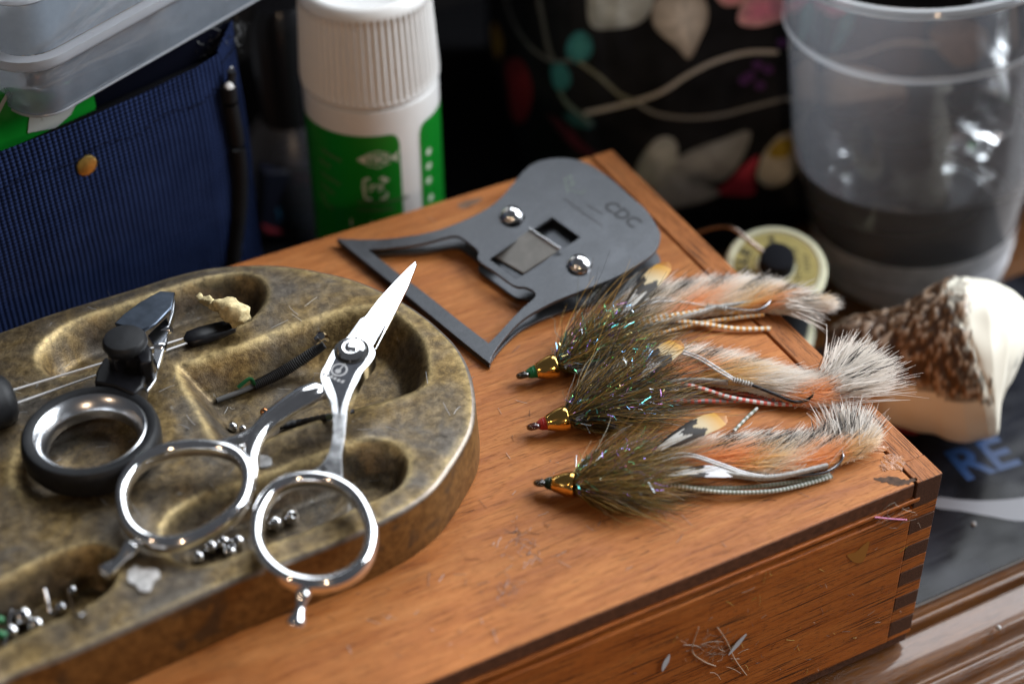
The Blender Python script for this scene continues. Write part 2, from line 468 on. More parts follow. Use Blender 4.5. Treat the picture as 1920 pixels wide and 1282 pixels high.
# ================================================================ SETTING
TZ = -6.5
prof = [(34, TZ), (1.4, TZ), (.80, TZ), (.62, TZ + .02), (.52, TZ + .09), (.40, TZ + .12), (.30, TZ + .08), (.24, TZ - .04), (.20, TZ - .10), (-.2, TZ - .12), (-.62, TZ - .17),
        (-.80, TZ - .26), (-.92, TZ - .40), (-1.02, TZ - .42), (-1.12, TZ - .34), (-1.28, TZ - .28), (-1.46, TZ - .34), (-1.60, TZ - .48), (-1.70, TZ - .50), (-1.84, TZ - .42), (-2.05, TZ - .40),
        (-2.30, TZ - .50), (-2.55, TZ - .75), (-2.7, TZ - 1.2), (-2.75, TZ - 2.2), (-2.75, TZ - 4)]
pf = np.array(prof); pf[:, 1] = TZ + (pf[:, 1] - TZ) * np.where(pf[:, 0] < 1, 1.5, 1.0); fine = [pf[0], pf[1]] + list(catmull(pf[2:], 5)); fine = np.array(fine)
xs = [-40, 45]
V = np.array([(x, y, z) for x in xs for y, z in fine]); n = len(fine)
F = [(i, i + 1, n + i + 1, n + i) for i in range(n - 1)]
o = mk('table', V, F, M['table'], autos=60); o['kind'] = 'structure'
# wall behind the desk
m, t, b = nt('dark_wall'); f = noise(t, coords(t), .12, 4)
t.links.new(ramp(t, f, [(.35, (.010, .009, .009)), (.55, (.030, .026, .024)), (.7, (.075, .055, .040))]), b.inputs['Base Color']); b.inputs['Roughness'].default_value = .7
wc = np.array([4, 44, 0.0]); 
V = [wc - RH * 50 - Z * 12, wc + RH * 50 - Z * 12, wc + RH * 50 + Z * 26, wc - RH * 50 + Z * 26]
o = mk('wall_behind', V, [(0, 1, 2, 3)], m, smooth=False); o['kind'] = 'structure'

V = []
for i in range(30):
    for j in range(20):
        x = -16 + i; y = 17.6 + j * 1.1; V.append((x, y, TZ + .05 + .12 * (mnoise.noise(Vector((x * .3, y * .35, 1))) + .6)))
o = mk('dark_cloth', V, [(i * 20 + j, i * 20 + j + 1, i * 20 + 21 + j, i * 20 + 20 + j) for i in range(29) for j in range(19)], plain('black_felt', (.006, .006, .007), .95, spec=.05), None, base=(-2, 25, TZ), autos=180)
tag(o, 'black cloth spread on the desk behind the wooden box', 'cloth')

# ================================================================ WOODEN BOX
L, HB, XL = 16.95, 6.125, -34.0
bx = thing('wooden_box', 'orange brown wooden sliding lid box with dark finger joints under the flies', 'box', (-17, 8.5, TZ))
lid_ = mk('lid', *box(XL + .9, -.86, .05, L, -.50, 0.0), M['lid'], bx, bevel=.035)
mk('lid_edge', *box(XL + .9, -.875, .02, .06, -.485, -.02), M['lid_edge'], lid_, bevel=.02)
mk('lid_tongue', *box(XL + .6, -.62, -.015, L - .3, -.70, -.56), M['front'], lid_, bevel=.03)
fp_ = mk('front_panel', *box(XL, -.80, 0, .75, -HB, -.94), M['front'], bx, bevel=.03)
sp_ = mk('side_panel', *box(-.78, 0, .78, L, -HB, 0), M['rim'], bx, bevel=.04)
mk('back_panel', *box(XL, -.80, L - .8, L, -HB, -.75), M['front'], bx, bevel=.03)
mk('side_panel', *box(XL, XL + .8, .8, L - .82, -HB, -.55), M['rim'], bx, bevel=.03)
mk('base_board', *box(XL + .05, -.06, .06, L - .05, TZ + .01, -HB - .012), M['endgrain'], bx, bevel=.03)
zs = [(0, -.90), (-1.37, -1.91), (-2.37, -2.90), (-3.37, -3.90), (-4.37, -4.88), (-5.36, -5.97)]
for i, (a, c) in enumerate(zs):
    o = mk('dark_finger', *box(-.79, -.002, .004 if i else .002, .772, c, a - .002), M['endgrain'], sp_, bevel=.02)
prev = -.90
for i, (a, c) in enumerate(zs[1:] + [(-HB, 0)]):
    mk('light_finger', *box(-.795, -.004, .012, .77, a + .008, prev - .008), M['front'], fp_, bevel=.012); prev = c
# the end grain top of the rim: rim corner front piece uses the rim wood on top
mk('rim_front', *box(-.785, -.001, .012, .776, -.05, .006), M['rim'], sp_, bevel=.02)

# stains / residue that lie on the lid
def blotch(name, pxs, z, mat, par, jit=.06, n=6):
    P = catmull([G(x, y, z) for x, y in pxs], n, True)
    P[:, :2] += rng.normal(size=(len(P), 2)) * jit * .5
    V, F = flat(P); return mk(name, V, F, mat, par, smooth=False)
M['stain'] = plain('dark_stain', (.075, .040, .024), .6, spec=.15, nz=.5, nscale=6)
m, t, b = nt('dried_glue'); M['glue'] = m
b.inputs['Base Color'].default_value = (.42, .22, .12, 1); b.inputs['Roughness'].default_value = .12
vv = coords(t, (2.2, .8, 1)); bump(t, b, noise(t, vv, 2.2, 3), 1.0, .12)
t.links.new(ramp(t, noise(t, coords(t), 3, 4), [(.35, (.26, .09, .025)), (.7, (.40, .16, .05))]), b.inputs['Base Color'])
blotch('dark_stain', [(1640, 897), (1668, 893), (1700, 897), (1718, 895), (1712, 903), (1690, 910), (1668, 908)], .006, M['stain'], lid_)
blotch('glue_patch', [(1650, 868), (1662, 852), (1685, 853), (1697, 866), (1690, 882), (1672, 878), (1655, 884)], .008, M['glue'], lid_)
blotch('glue_patch', [(1640, 840), (1652, 834), (1668, 838), (1662, 845), (1645, 845)], .008, M['glue'], lid_)
blotch('dark_stain', [(858, 384), (880, 375), (905, 372), (890, 383), (868, 392)], .006, plain('grey_stain', (.20, .105, .055), .6, nz=.5, nscale=5), lid_, .03)

# ================================================================ BRASS PALETTE
PZ = 1.7
edge_px = [(0, 618), (108, 580), (251, 537), (323, 514), (395, 498), (466, 493), (528, 494), (601, 505), (674, 524), (747, 557), (790, 584), (820, 608), (856, 644), (880, 688), (891, 740), (888, 790),
           (870, 831), (823, 901), (772, 945), (709, 980), (635, 1014), (529, 1054), (439, 1087), (361, 1122), (270, 1163), (120, 1228), (0, 1278)]
edge = [G(x, y, PZ) for x, y in edge_px] + [np.array(q + (PZ,)) for q in [(-25.5, 2.2), (-29, 2.6), (-32, 5.0), (-32.6, 8.5), (-30.5, 12), (-27, 14), (-23.5, 14.8)]]
out = catmull(edge, 10, True)
pal = thing('metal_palette', 'mottled aged brass palette tray with hollow wells on the wooden box', 'palette', (-20, 8.5, 0))
cx = np.array([-19.5, 8.6])
# resample outline evenly
d = np.r_[0, np.cumsum(np.linalg.norm(np.diff(np.vstack([out, out[:1]]), axis=0), axis=1))]
NA = 520
tt = np.linspace(0, d[-1], NA, endpoint=False); oo = np.vstack([out, out[:1]])
O2 = np.stack([np.interp(tt, d, oo[:, k]) for k in range(2)], 1)
def W2(l): return catmull([G(x, y, PZ)[:2] for x, y in l], 6, True)
wells = [
    (W2([(68, 668), (85, 635), (140, 600), (230, 570), (320, 540), (390, 520), (450, 512), (490, 525), (500, 555), (478, 590), (440, 612), (380, 625), (310, 648), (220, 678), (130, 705), (85, 700)]), .95, .60),
    (W2([(330, 690), (360, 676), (460, 642), (560, 605), (660, 578), (730, 580), (785, 625), (805, 680), (795, 722), (745, 745), (650, 772), (545, 805), (445, 845), (410, 835), (370, 770)]), 1.05, .90),
    (W2([(300, 1000), (320, 960), (390, 922), (500, 888), (600, 850), (690, 824), (755, 838), (768, 872), (745, 915), (660, 955), (560, 1000), (460, 1032), (380, 1058), (318, 1045)]), .98, .60),
    (W2([(-160, 1180), (-100, 1130), (0, 1085), (90, 1042), (170, 1020), (220, 1040), (215, 1090), (170, 1130), (60, 1180), (-60, 1240), (-140, 1230)]), 1.05, .55),
    (W2([(20, 900), (40, 830), (110, 780), (200, 770), (260, 800), (260, 850), (180, 900), (80, 940)]), .25, .7)]
def sdf(P, poly):
    A = poly; B = np.roll(poly, -1, 0); dmin = np.full(len(P), 1e9); ins = np.zeros(len(P), bool)
    for a, bb in zip(A, B):
        ab = bb - a; tq = np.clip(((P - a) @ ab) / (ab @ ab + 1e-12), 0, 1)
        dmin = np.minimum(dmin, np.linalg.norm(P - a - tq[:, None] * ab, axis=1))
        c = ((a[1] > P[:, 1]) != (bb[1] > P[:, 1]))
        xi = (bb[0] - a[0]) * (P[:, 1] - a[1]) / (bb[1] - a[1] + 1e-12) + a[0]
        ins ^= c & (P[:, 0] < xi)
    return np.where(ins, dmin, -dmin)
NR = 130
rr = np.linspace(0, 1, NR + 1)[1:]
rr = 1 - (1 - rr) * .985 - .0
rr = np.linspace(.01, 1, NR)
inner = 1 - .10 / np.linalg.norm(O2 - cx, axis=1)
P2 = (cx + (O2 - cx)[None] * (rr[:, None] * inner[None])[..., None]).reshape(-1, 2)
H = np.full(len(P2), PZ)
dep_all = np.zeros(len(P2)); wear = np.zeros(len(P2))
for poly, dep, w in wells:
    s = sdf(P2, poly); wear = np.maximum(wear, np.exp(-((s - .02) / .13) ** 2) * .75); k = np.clip((s + .05) / w, 0, 1); k = k * k * (3 - 2 * k)
    dep_all = np.maximum(dep_all, dep * k)
H -= dep_all
H += np.array([mnoise.noise(Vector((x * .9, y * .9, 0))) for x, y in P2]) * .018 + np.array([mnoise.noise(Vector((x * 4, y * 4, 3))) for x, y in P2]) * .007
rsoft = np.repeat(rr, NA)
H -= np.clip((rsoft - .93) / .07, 0, 1) ** 2 * .05
V = np.concatenate([np.c_[P2, H]]); idx = np.arange(NR * NA).reshape(NR, NA)
a = idx[:-1]; bq = idx[1:]
Ff = np.stack([a, np.roll(a, -1, 1), np.roll(bq, -1, 1), bq], -1).reshape(-1, 4)
F = [tuple(f) for f in Ff] + [tuple(idx[0][::-1])]
wear = np.maximum(wear, np.clip((np.repeat(rr, NA) - .975) / .025, 0, 1) * .5)
mk('tray_top', V, F, M['palette'], pal, autos=180, cols=np.repeat(wear[:, None], 3, 1))
# rounded edge and side wall
lev = [(inner, PZ - .052), (1 - .035 / np.linalg.norm(O2 - cx, axis=1), PZ - .075), (np.ones(NA), PZ - .15)]
low = 1 + .08 / np.linalg.norm(O2 - cx, axis=1)
V = []; 
for s, z in lev: V.append(np.c_[cx + (O2 - cx) * s[:, None], np.full(NA, z)])
V[0][:, 2] = H.reshape(NR, NA)[-1]
i2 = np.arange(3 * NA).reshape(3, NA); a = i2[:-1]; bq = i2[1:]
mk('tray_rim', np.concatenate(V), [tuple(f) for f in np.stack([a, np.roll(a, -1, 1), np.roll(bq, -1, 1), bq], -1).reshape(-1, 4)], plain('worn_brass_edge', (.20, .165, .135), .42, .8, nz=.3, nscale=4), pal, autos=180)
V = []
for s, z in ((np.ones(NA), PZ - .15), (low * .5 + .5, PZ * .5), (low, .10), (low * .6 + .4, .01)): V.append(np.c_[cx + (O2 - cx) * s[:, None], np.full(NA, z)])
i2 = np.arange(4 * NA).reshape(4, NA); a = i2[:-1]; bq = i2[1:]
mk('tray_side', np.concatenate(V), [tuple(f) for f in np.stack([a, np.roll(a, -1, 1), np.roll(bq, -1, 1), bq], -1).reshape(-1, 4)], M['palette_side'], pal, autos=180)
def palz(px, py):
    q = G(px, py, 1.2)
    for _ in range(6):
        dz = 0
        for poly, dep, w in wells:
            s = sdf(q[None, :2], poly)[0]; k = min(max((s + .1) / w, 0), 1); dz = max(dz, dep * k * k * (3 - 2 * k))
        q = G(px, py, PZ - dz)
    return q

# ---- beads in the wells
bead_px = [(516, 990, .20, 'left one of two round silver beads seen through the right scissor ring'), (547, 978, .20, 'right one of two round silver beads seen through the right scissor ring'),
           (372, 1052, 0.17, 'leftmost silver bead of five clustered between the scissor rings'), (396, 1034, 0.19, 'second from left silver bead of five clustered between the scissor rings'), (420, 1026, 0.19, 'third from left silver bead of five clustered between the scissor rings'), (446, 1024, 0.19, 'rightmost silver bead of five clustered between the scissor rings'), (432, 1042, 0.17, 'lowest silver bead of five clustered between the scissor rings'),
           (497, 778, .12, 'tiny copper bead in the middle well left of the scissors'), (437, 806, .13, 'dark metal bead lying left of the steel shank in the middle well'), (456, 808, .10, 'small silver bead beside the dark metal bead'),
           (645, 700, .11, 'small bead half hidden under the scissor shank')]
for px, py, r, lab in bead_px:
    q = palz(px, py); c = q + Z * r * .9
    ax = nrm(rng.normal(size=3) + np.array([0, 0, .5]))
    pr = [(r * .30, -r * .92)] + [(r * math.sin(a), -r * math.cos(a)) for a in np.linspace(.36, math.pi - .36, 12)] + [(r * .30, r * .92), (r * .28, 0), (r * .30, -r * .92)]
    V, F = lathe(pr, 20, c, ax)
    o = mk('bead', V, F, M['bead'] if 'copper' not in (lab or '') else plain('copper', (.5, .22, .1), .15, 1.0), None, base=q)
    tag(o, lab or 'round silver bead in the small cluster along the front well', 'bead', None if lab else 'silver beads clustered in the front well')
# ---- hooks and beads in the front left well
for k, (px, py, r) in enumerate([(48, 1168, .24), (72, 1182, .2), (24, 1195, .2), (118, 1148, .16), (138, 1118, .18)]):
    q = palz(px, py); V, F = sph(q + Z * r, r, 16, 10)
    o = mk('bead', V, F, M['bead'], None, base=q)
    tag(o, ['large pale bead near the left end of the bottom left well', 'silver bead right of the large pale bead in the bottom left well', 'silver bead at the left picture edge in the bottom left well', 'small silver bead in the middle of the bottom left well', 'silver bead highest up in the bottom left well'][k], 'bead')
for k, (p0, p1) in enumerate([((90, 1128), (98, 1160)), ((132, 1130), (146, 1165)), ((28, 1165), (12, 1225))]):
    A = palz(*p0) + Z * .45; Bq = palz(*p1) + Z * .2; Cq = Bq + (A - Bq) * .25 + RH * .25
    V, F = tube(catmull([A, (A + Bq) / 2, Bq, Bq + RH * .14 + FH * .05, Cq], 6), .045, 8)
    o = mk('fish_hook', V, F, M['hook'], None, base=Bq)
    tag(o, ['bare steel hook leaning left of the other hooks in the bottom left well', 'bare steel hook leaning at the right of the bottom left well', 'bare steel hook at the left picture edge in the bottom left well'][k], 'hook')
for k, px in enumerate([(-12, 1180), (-8, 1208)]):
    q = palz(*px); V, F = tube(catmull([q + Z * .3 - RH * .6, q + Z * .4, q + Z * .3 + RH * .3], 5), [.09] * 10 + [.06], 10)
    tag(mk('green_tube', V, F, M['green_bit'], None, base=q), ['upper green plastic piece at the left picture edge', 'lower green plastic piece at the left picture edge'][k], 'plastic piece')

# ---- flakes
def flake(px, z, label, th=.05, mat='flake'):
    P = catmull([G(x, y, z + th + .01) for x, y in px], 4, True); P[:, 2] += rng.normal(size=len(P)) * .012
    V, F = plate(P, [], th); return tag(mk('chip', V, F, M[mat], None, base=P.mean(0) - Z * th, autos=60), label, 'chip')
flake([(240, 1070), (258, 1060), (262, 1064), (294, 1066), (300, 1080), (288, 1088), (280, 1106), (262, 1108), (256, 1096), (242, 1090)], 1.68, 'white flake on the front rim of the palette below the left scissor ring', .06)
flake([(478, 858), (492, 852), (508, 858), (508, 870), (492, 876), (480, 870)], 1.68, 'small white flake between the scissor shanks', .05)
flake([(222, 786), (238, 778), (256, 788), (252, 800), (236, 798), (226, 796)], 1.5, 'small yellowish crumb seen through the black ring', .08, 'lump')

# ---- thread wound shanks in the middle well
sh = thing('wrapped_shank', 'grey tube shank wound with black thread in the middle well above the scissor handle', 'fly body', palz(480, 740))
pts = [palz(407, 757) + Z * .12, palz(470, 735) + Z * .16, palz(540, 705) + Z * .25, palz(610, 668) + Z * .42]
c = catmull(pts, 10)
mk('tube', *tube(c[:18], .075, 10), plain('grey_tube', (.10, .095, .09), .5), sh)
body = c[11:]; s = np.linspace(0, 1, 120); bp = np.stack([np.interp(s * (len(body) - 1), np.arange(len(body)), body[:, k]) for k in range(3)], 1)
mk('thread_body', *tube(bp, .12 + .035 * np.sin(s * math.pi) + .014 * np.sin(np.arange(120) * 2.1), 12), M['thread_black'], sh)
mk('green_strip', *tube(catmull([palz(448, 738) + Z * .22, palz(470, 726) + Z * .3, palz(478, 734) + Z * .25], 5), np.array([(.03, .07)] * 11), 8), M['green_bit'], sh)
mk('wing_case', *tube(catmull([palz(592, 668) + Z * .45, palz(606, 662) + Z * .6, palz(618, 664) + Z * .5], 4), [.07, .1, .12, .13, .12, .11, .1, .09, .06], 8), M['bead'], sh)
sh = thing('wrapped_shank', 'black thread wound shank with pale green end behind the scissor shanks', 'fly body', palz(580, 800))
c = catmull([palz(525, 806) + Z * .15, palz(575, 800) + Z * .18, palz(620, 792) + Z * .2, palz(665, 784) + Z * .25], 12)
mk('thread_body', *tube(c[:24], .10 + .012 * np.sin(np.arange(24) * 2.2), 10), M['thread_black'], sh)
mk('green_end', *tube(c[23:32], .07, 10), plain('pale_green', (.16, .22, .15), .5), sh)
mk('tip', *tube(c[31:], .06, 10), M['thread_black'], sh)
# ---- yellow scrap lump and wire loop tool
wt = thing('wire_loop_tool', 'wire loop tool with black handle and black end lying under the black ring tool', 'tool', palz(300, 640))
we = G(385, 618, 1.95)
A1, A2 = G(18, 733, 2.15), G(352, 632, 1.85); B1, B2 = G(24, 758, 2.1), G(362, 639, 1.83)
mk('wire', *tube([A1, (A1 + A2) / 2, A2], .028, 8), M['wire_white'], wt)
mk('wire', *tube([B1, (B1 + B2) / 2, B2], .028, 8), M['wire_white'], wt)
e1 = nrm(A2 - A1); ep = [A2 - e1 * .15 + (B2 - A2) * .5 + e1 * s for s in (0, .15, .5, 1.0, 1.35, 1.45)]
mk('end_cap', *tube(ep, np.array([(.12, .06), (.27, .15), (.30, .16), (.28, .15), (.22, .12), (.08, .05)]), 16, sect=.7), M['black_plastic'], wt)
hc = (A1 + B1) / 2; mk('handle', *tube([hc + e1 * .05, hc - e1 * .05, hc - e1 * .25, hc - e1 * 1.5, hc - e1 * 4, hc - e1 * 4.3], [.45, .60, .70, .74, .66, .4], 20), M['black_rubber'], wt)
P = catmull([G(370, 555, 2.1), G(392, 566, 2.25), G(412, 574, 2.3), G(430, 580, 2.3), G(448, 590, 2.25), G(462, 600, 2.15)], 9)
rad = np.interp(np.arange(len(P)), [0, 6, 16, 24, 34, 40, 45], [.07, .12, .15, .30, .36, .32, .12])
V, F = tube(P, rad, 22)
V += np.array([mnoise.noise_vector(Vector(v * 3.5)) for v in V]) * .10 + np.array([mnoise.noise_vector(Vector(v * 9)) for v in V]) * .05
tag(mk('dried_scrap', V, F, M['lump'], None, base=P.mean(0) - Z * .3, autos=180), 'wrinkled yellowish dried scrap on the black end of the wire tool', 'scrap')

# ================================================================ RING TOOL (nippers on a ring)
rc = G(168, 806, 2.45)
nip = thing('ring_nipper', 'black rubber ring tool with silver inner ring and steel clamp jaw', 'tool', rc - Z * .75)
z0 = -.74
prof = [(1.36, -.02), (1.45, .03), (1.60, .02), (1.67, -.06), (1.70, -.2), (1.70, -.55), (1.62, -.7), (1.40, z0), (1.25, z0), (1.25, -.4), (1.36, -.02)]
mk('rubber_ring', *lathe(prof, 96, rc), M['black_rubber'], nip)
prof = [(1.375, -.015), (1.35, .0), (1.33, -.01), (1.22, -.14), (1.12, -.30), (1.09, -.42), (1.10, -.62), (1.18, -.7), (1.26, -.68), (1.27, -.4), (1.375, -.015)]
mk('inner_ring', *lathe(prof, 96, rc), plain('satin_aluminium', (.66, .67, .69), .24, 1.0), nip)
zb = 2.72
def pr(px, z, th): return plate([G(x, y, z) for x, y in px], [], th)
mk('neck', *pr([(196, 668), (240, 672), (262, 688), (272, 700), (268, 722), (250, 738), (215, 722), (176, 716), (180, 695)], 2.55, .7), M['black_plastic'], nip, bevel=.06)
mk('neck_yoke', *pr([(205, 640), (270, 636), (284, 652), (284, 676), (262, 682), (256, 668), (236, 664), (214, 676), (200, 662)], 2.95, .75), M['black_plastic'], nip, bevel=.06)
mk('jaw_plate', *pr([(300, 545), (328, 547), (322, 575), (292, 606), (270, 618), (214, 606), (232, 588), (262, 566)], 3.30, .10), plain('blued_steel', (.07, .085, .11), .32, 1.0, nz=.25, nscale=3), nip, bevel=.03)
mk('jaw_edge', *pr([(318, 590), (324, 572), (328, 556), (326, 585), (316, 612)], 3.22, .25), M['chrome_flat'], nip, bevel=.02)
mk('side_plate', *pr([(276, 628), (312, 594), (318, 606), (312, 640), (296, 690), (286, 672), (290, 648)], 2.95, .16), M['chrome_flat'], nip, bevel=.03)
mk('lower_jaw', *pr([(270, 728), (290, 700), (296, 690), (292, 712), (276, 733)], 2.45, .10), M['chrome_flat'], nip, bevel=.02)
kc = G(232, 630, 3.46)
kn = mk('button', *lathe([(.001, .0), (.35, -.01), (.50, -.04), (.56, -.12), (.57, -.24), (.52, -.32), (.30, -.36), (.25, -.60), (.001, -.6)], 48, kc), M['black_rubber'], nip)
for q, r in (((314, 618), .11), ((302, 651), .13)):
    mk('pin', *lathe([(.001, .12), (r * .8, .12), (r, .08), (r, -.15), (.001, -.15)], 20, G(*q, 2.9), nrm(RH + .1 * Z)), M['chrome'], nip)

# ================================================================ SCISSORS
nS = nrm(Z - FH * math.tan(math.radians(8))); P0 = G(658, 657, 2.78)
def SC(px, py, h=0.0): return GP(px, py, P0 + nS * h, nS)
sci = thing('scissors', 'polished chrome scissors resting open on the palette with blade tip pointing to the upper right', 'scissors', P0 - Z * 1.0)
ring1 = [(218, 935), (227, 897), (255, 863), (300, 839), (350, 829), (400, 830), (440, 841), (465, 860), (477, 888), (475, 918), (462, 950), (440, 976), (400, 1005), (350, 1026), (300, 1030), (255, 1014), (228, 982)]
ring2 = [(470, 1000), (476, 960), (495, 925), (525, 900), (565, 888), (610, 890), (650, 905), (680, 930), (700, 965), (708, 1000), (703, 1035), (688, 1065), (660, 1089), (620, 1104), (575, 1106), (530, 1093), (495, 1065), (476, 1033)]
def ring(pxs, name):
    a = np.array(pxs, float); c = a.mean(0); dv = a - c; ln = np.linalg.norm(dv, axis=1, keepdims=True); a = c + dv * (ln - 11) / ln
    P = catmull([SC(x, y, .10) for x, y in a], 10, True)
    V, F = tube(P, np.array([(.165, .25)] * len(P)), 20, closed=True, ref=nS, sect=.85)
    return mk(name, V, F, M['chrome'], sci, autos=180)
ring(ring1, 'finger_ring'); ring(ring2, 'finger_ring')
# right shank (flat plate with engraved mark), in the upper half
outl = [(664, 628), (648, 634), (631, 647), (621, 663), (610, 684), (602, 700), (603, 716), (612, 737), (620, 757), (624, 785), (624, 815), (618, 842), (606, 866), (590, 884), (598, 895), (622, 893), (640, 896), (641, 880), (640, 855), (645, 825), (648, 795), (651, 765), (659, 738), (671, 714), (680, 696), (692, 683), (701, 670), (703, 659), (697, 648), (682, 640)]
P = catmull([SC(x, y, .28) for x, y in outl], 4, True)
mk('shank', *plate(P, [], .42, nS), M['chrome'], sci, bevel=.15, segs=5)
face = [(652, 644), (637, 655), (629, 669), (619, 690), (616, 702), (623, 722), (631, 746), (635, 780), (638, 780), (641, 762), (649, 738), (660, 712), (669, 694), (682, 679), (688, 664), (680, 651), (665, 641)]
P = catmull([SC(x, y, .292) for x, y in face], 4, True)
sfc = mk('shank_face', *plate(P, [], .02, nS), plain('brushed_face', (.045, .046, .052), .28, 1.0, nz=.2, nscale=6), sci, bevel=.004)
# web between shank and ring 2 with a hole
mk('ring_web', *tube(catmull([SC(586, 892, .1), SC(603, 884, .12), SC(628, 888, .1)], 6), np.array([(.12, .16)] * 13), 12, ref=nS), M['chrome'], sci)
mk('web_hole', *lathe([(.001, 0.0), (.07, 0.0), (.075, -.02), (.001, -.02)], 16, SC(606, 878, .30), nS), M['ink'], sci)
# left shank: round bar sweeping into ring 1
P = catmull([SC(604, 728, .02), SC(588, 738, .05), SC(560, 752, .06), SC(528, 773, .06), SC(500, 795, .07), SC(480, 820, .08), SC(472, 850, .08), SC(471, 885, .09), SC(466, 920, .09)], 7)
s = np.linspace(0, 1, len(P)); rad = np.interp(s, [0, .08, .2, .4, .6, .75, 1], [.22, .30, .34, .29, .24, .20, .16])
mk('shank', *tube(P, np.c_[rad, rad * .9], 20, ref=nS), M['chrome'], sci, autos=180)
P = catmull([SC(492, 803, .07), SC(462, 822, .07), SC(436, 832, .08), SC(400, 838, .09), SC(370, 838, .09)], 6)
mk('ring_web', *tube(P, np.interp(np.linspace(0, 1, len(P)), [0, .4, 1], [.20, .20, .15]), 16, ref=nS), M['chrome'], sci, autos=180)
mk('web_hole', *lathe([(.001, 0.0), (.08, 0.0), (.085, -.02), (.001, -.02)], 16, SC(448, 826, .28), nS), M['ink'], sci)
# tangs
def tang(pxs, hs, rad):
    P = catmull([SC(x, y, h) for (x, y), h in zip(pxs, hs)], 8)
    return mk('finger_rest', *tube(P, np.interp(np.linspace(0, 1, len(P)), np.linspace(0, 1, len(rad)), rad), 18), M['chrome'], sci, autos=180)
tang([(252, 1018), (243, 1030), (222, 1052), (203, 1068), (190, 1078)], [.02, .0, -.05, -.12, -.18], [.08, .22, .20, .13, .14, .20, .23, .07])
tang([(571, 1104), (567, 1118), (562, 1142), (556, 1162), (551, 1180)], [.02, -.02, -.10, -.2, -.3], [.06, .17, .17, .11, .10, .16, .21, .20, .05])
# screw
sc0 = SC(659, 657, .30)
mk('screw_seat', *lathe([(.001, -.02), (.44, -.02), (.45, .005), (.44, .01), (.40, .0), (.001, 0.0)], 40, sc0, nS), M['ink'], sci)
mk('screw', *lathe([(.36, .0), (.37, .05), (.33, .12), (.24, .15), (.20, .145), (.19, .13), (.165, .13), (.16, .16), (.11, .17), (.001, .17)], 40, sc0, nS), M['chrome'], sci)
# blades: wedge, ground face leaning towards the camera side
bn = nrm(nrm(np.array(BACKL)) - nrm(SC(715, 580) - CAM))
Pb = SC(690, 620, .22)
def BL(px, py, h=0.0): return GP(px, py, Pb + bn * h, bn)
up_px = [(665, 630), (672, 616), (685, 593), (710, 560), (740, 527), (768, 499), (780, 489), (777, 500), (760, 532), (735, 580), (713, 621), (699, 648), (682, 640)]
mk('blade', *plate([BL(x, y) for x, y in up_px], [], .07, nS), M['blade'], sci, bevel=.008)
lo_px = [(698, 652), (704, 655), (712, 640), (738, 590), (764, 538), (781, 494), (778, 496), (758, 534), (733, 582), (710, 628)]
mk('blade', *plate([SC(x, y, -.02) for x, y in lo_px], [], .09, nS), M['blade'], sci, bevel=.01)
mk('bolster', *plate([SC(x, y, .14) for x, y in [(648, 634), (662, 615), (676, 596), (684, 592), (672, 616), (664, 631)]], [], .16, nS), M['chrome_flat'], sci, bevel=.02)
# engraved mark on the flat: ring with a dot and a short line of lettering
e1 = nrm(SC(690, 650) - SC(640, 628)); e2 = np.cross(nS, e1); c0 = SC(636, 693, .300)
def ann(c, r0, r1, n=28, seg=(0, 2 * math.pi)):
    a = np.linspace(*seg, n); o_ = c + np.outer(r1 * np.cos(a), e1) + np.outer(r1 * np.sin(a), e2); i_ = c + np.outer(r0 * np.cos(a), e1) + np.outer(r0 * np.sin(a), e2)
    V = np.concatenate([o_, i_]); return V, [(i, i + 1, n + i + 1, n + i) for i in range(n - 1)]
M['engrave'] = plain('engraved_grey', (.46, .46, .47), .6)
mk('engraved_mark', *merge(ann(c0, .17, .215), ann(c0 - e2 * .05, .0, .075), tuple(flat([c0 - e1 * .02 - e2 * .1, c0 + e1 * .02 - e2 * .1, c0 + e1 * .03 + e2 * .25, c0 - e1 * .0 + e2 * .25])), ann(c0 + e2 * .27, .10, .14, 10, (.6, 2.4))), M['engrave'], sfc, smooth=False)
bars = []
for k in range(6):
    c = c0 - e2 * .34 + e1 * (-.30 + .11 * k) + e2 * .012 * (k % 2)
    bars.append(flat([c, c + e1 * .075, c + e1 * .07 + e2 * (.07 + .02 * (k % 3)), c + e1 * .01 + e2 * .08]))
mk('engraved_lettering', *merge(*bars), M['engrave'], sfc, smooth=False)

# ================================================================ CDC CLIP
a0, a1, a2 = G(631, 447, .26), G(918, 681, .22), G(1150, 330, 1.30)
nC = nrm(np.cross(a1 - a0, a2 - a0)); nC = nC if nC[2] > 0 else -nC
def CC(px, py, h=0.0): return GP(px, py, a0 + nC * h, nC)
outer = [(631, 447), (700, 503), (775, 564), (850, 626), (918, 681), (924, 664), (945, 634), (978, 600), (1030, 569), (1081, 548), (1150, 521), (1201, 493), (1229, 469), (1238, 442), (1232, 425), (1212, 394), (1184, 370), (1150, 339), (1116, 315), (1091, 303), (1064, 297), (1030, 298), (1002, 306), (981, 322), (961, 346), (937, 373), (909, 394), (868, 414), (823, 431), (772, 442), (720, 448), (669, 449)]
inn = [(690, 468), (737, 464), (789, 457), (834, 445), (851, 442), (866, 446), (896, 470), (897, 487), (930, 511), (964, 535), (985, 538), (1001, 546), (1003, 557), (978, 579), (951, 607), (930, 630), (916, 643), (860, 600), (800, 552), (745, 511), (700, 476)]
rect = [(1035, 407), (1088, 445), (968, 524), (916, 485)]
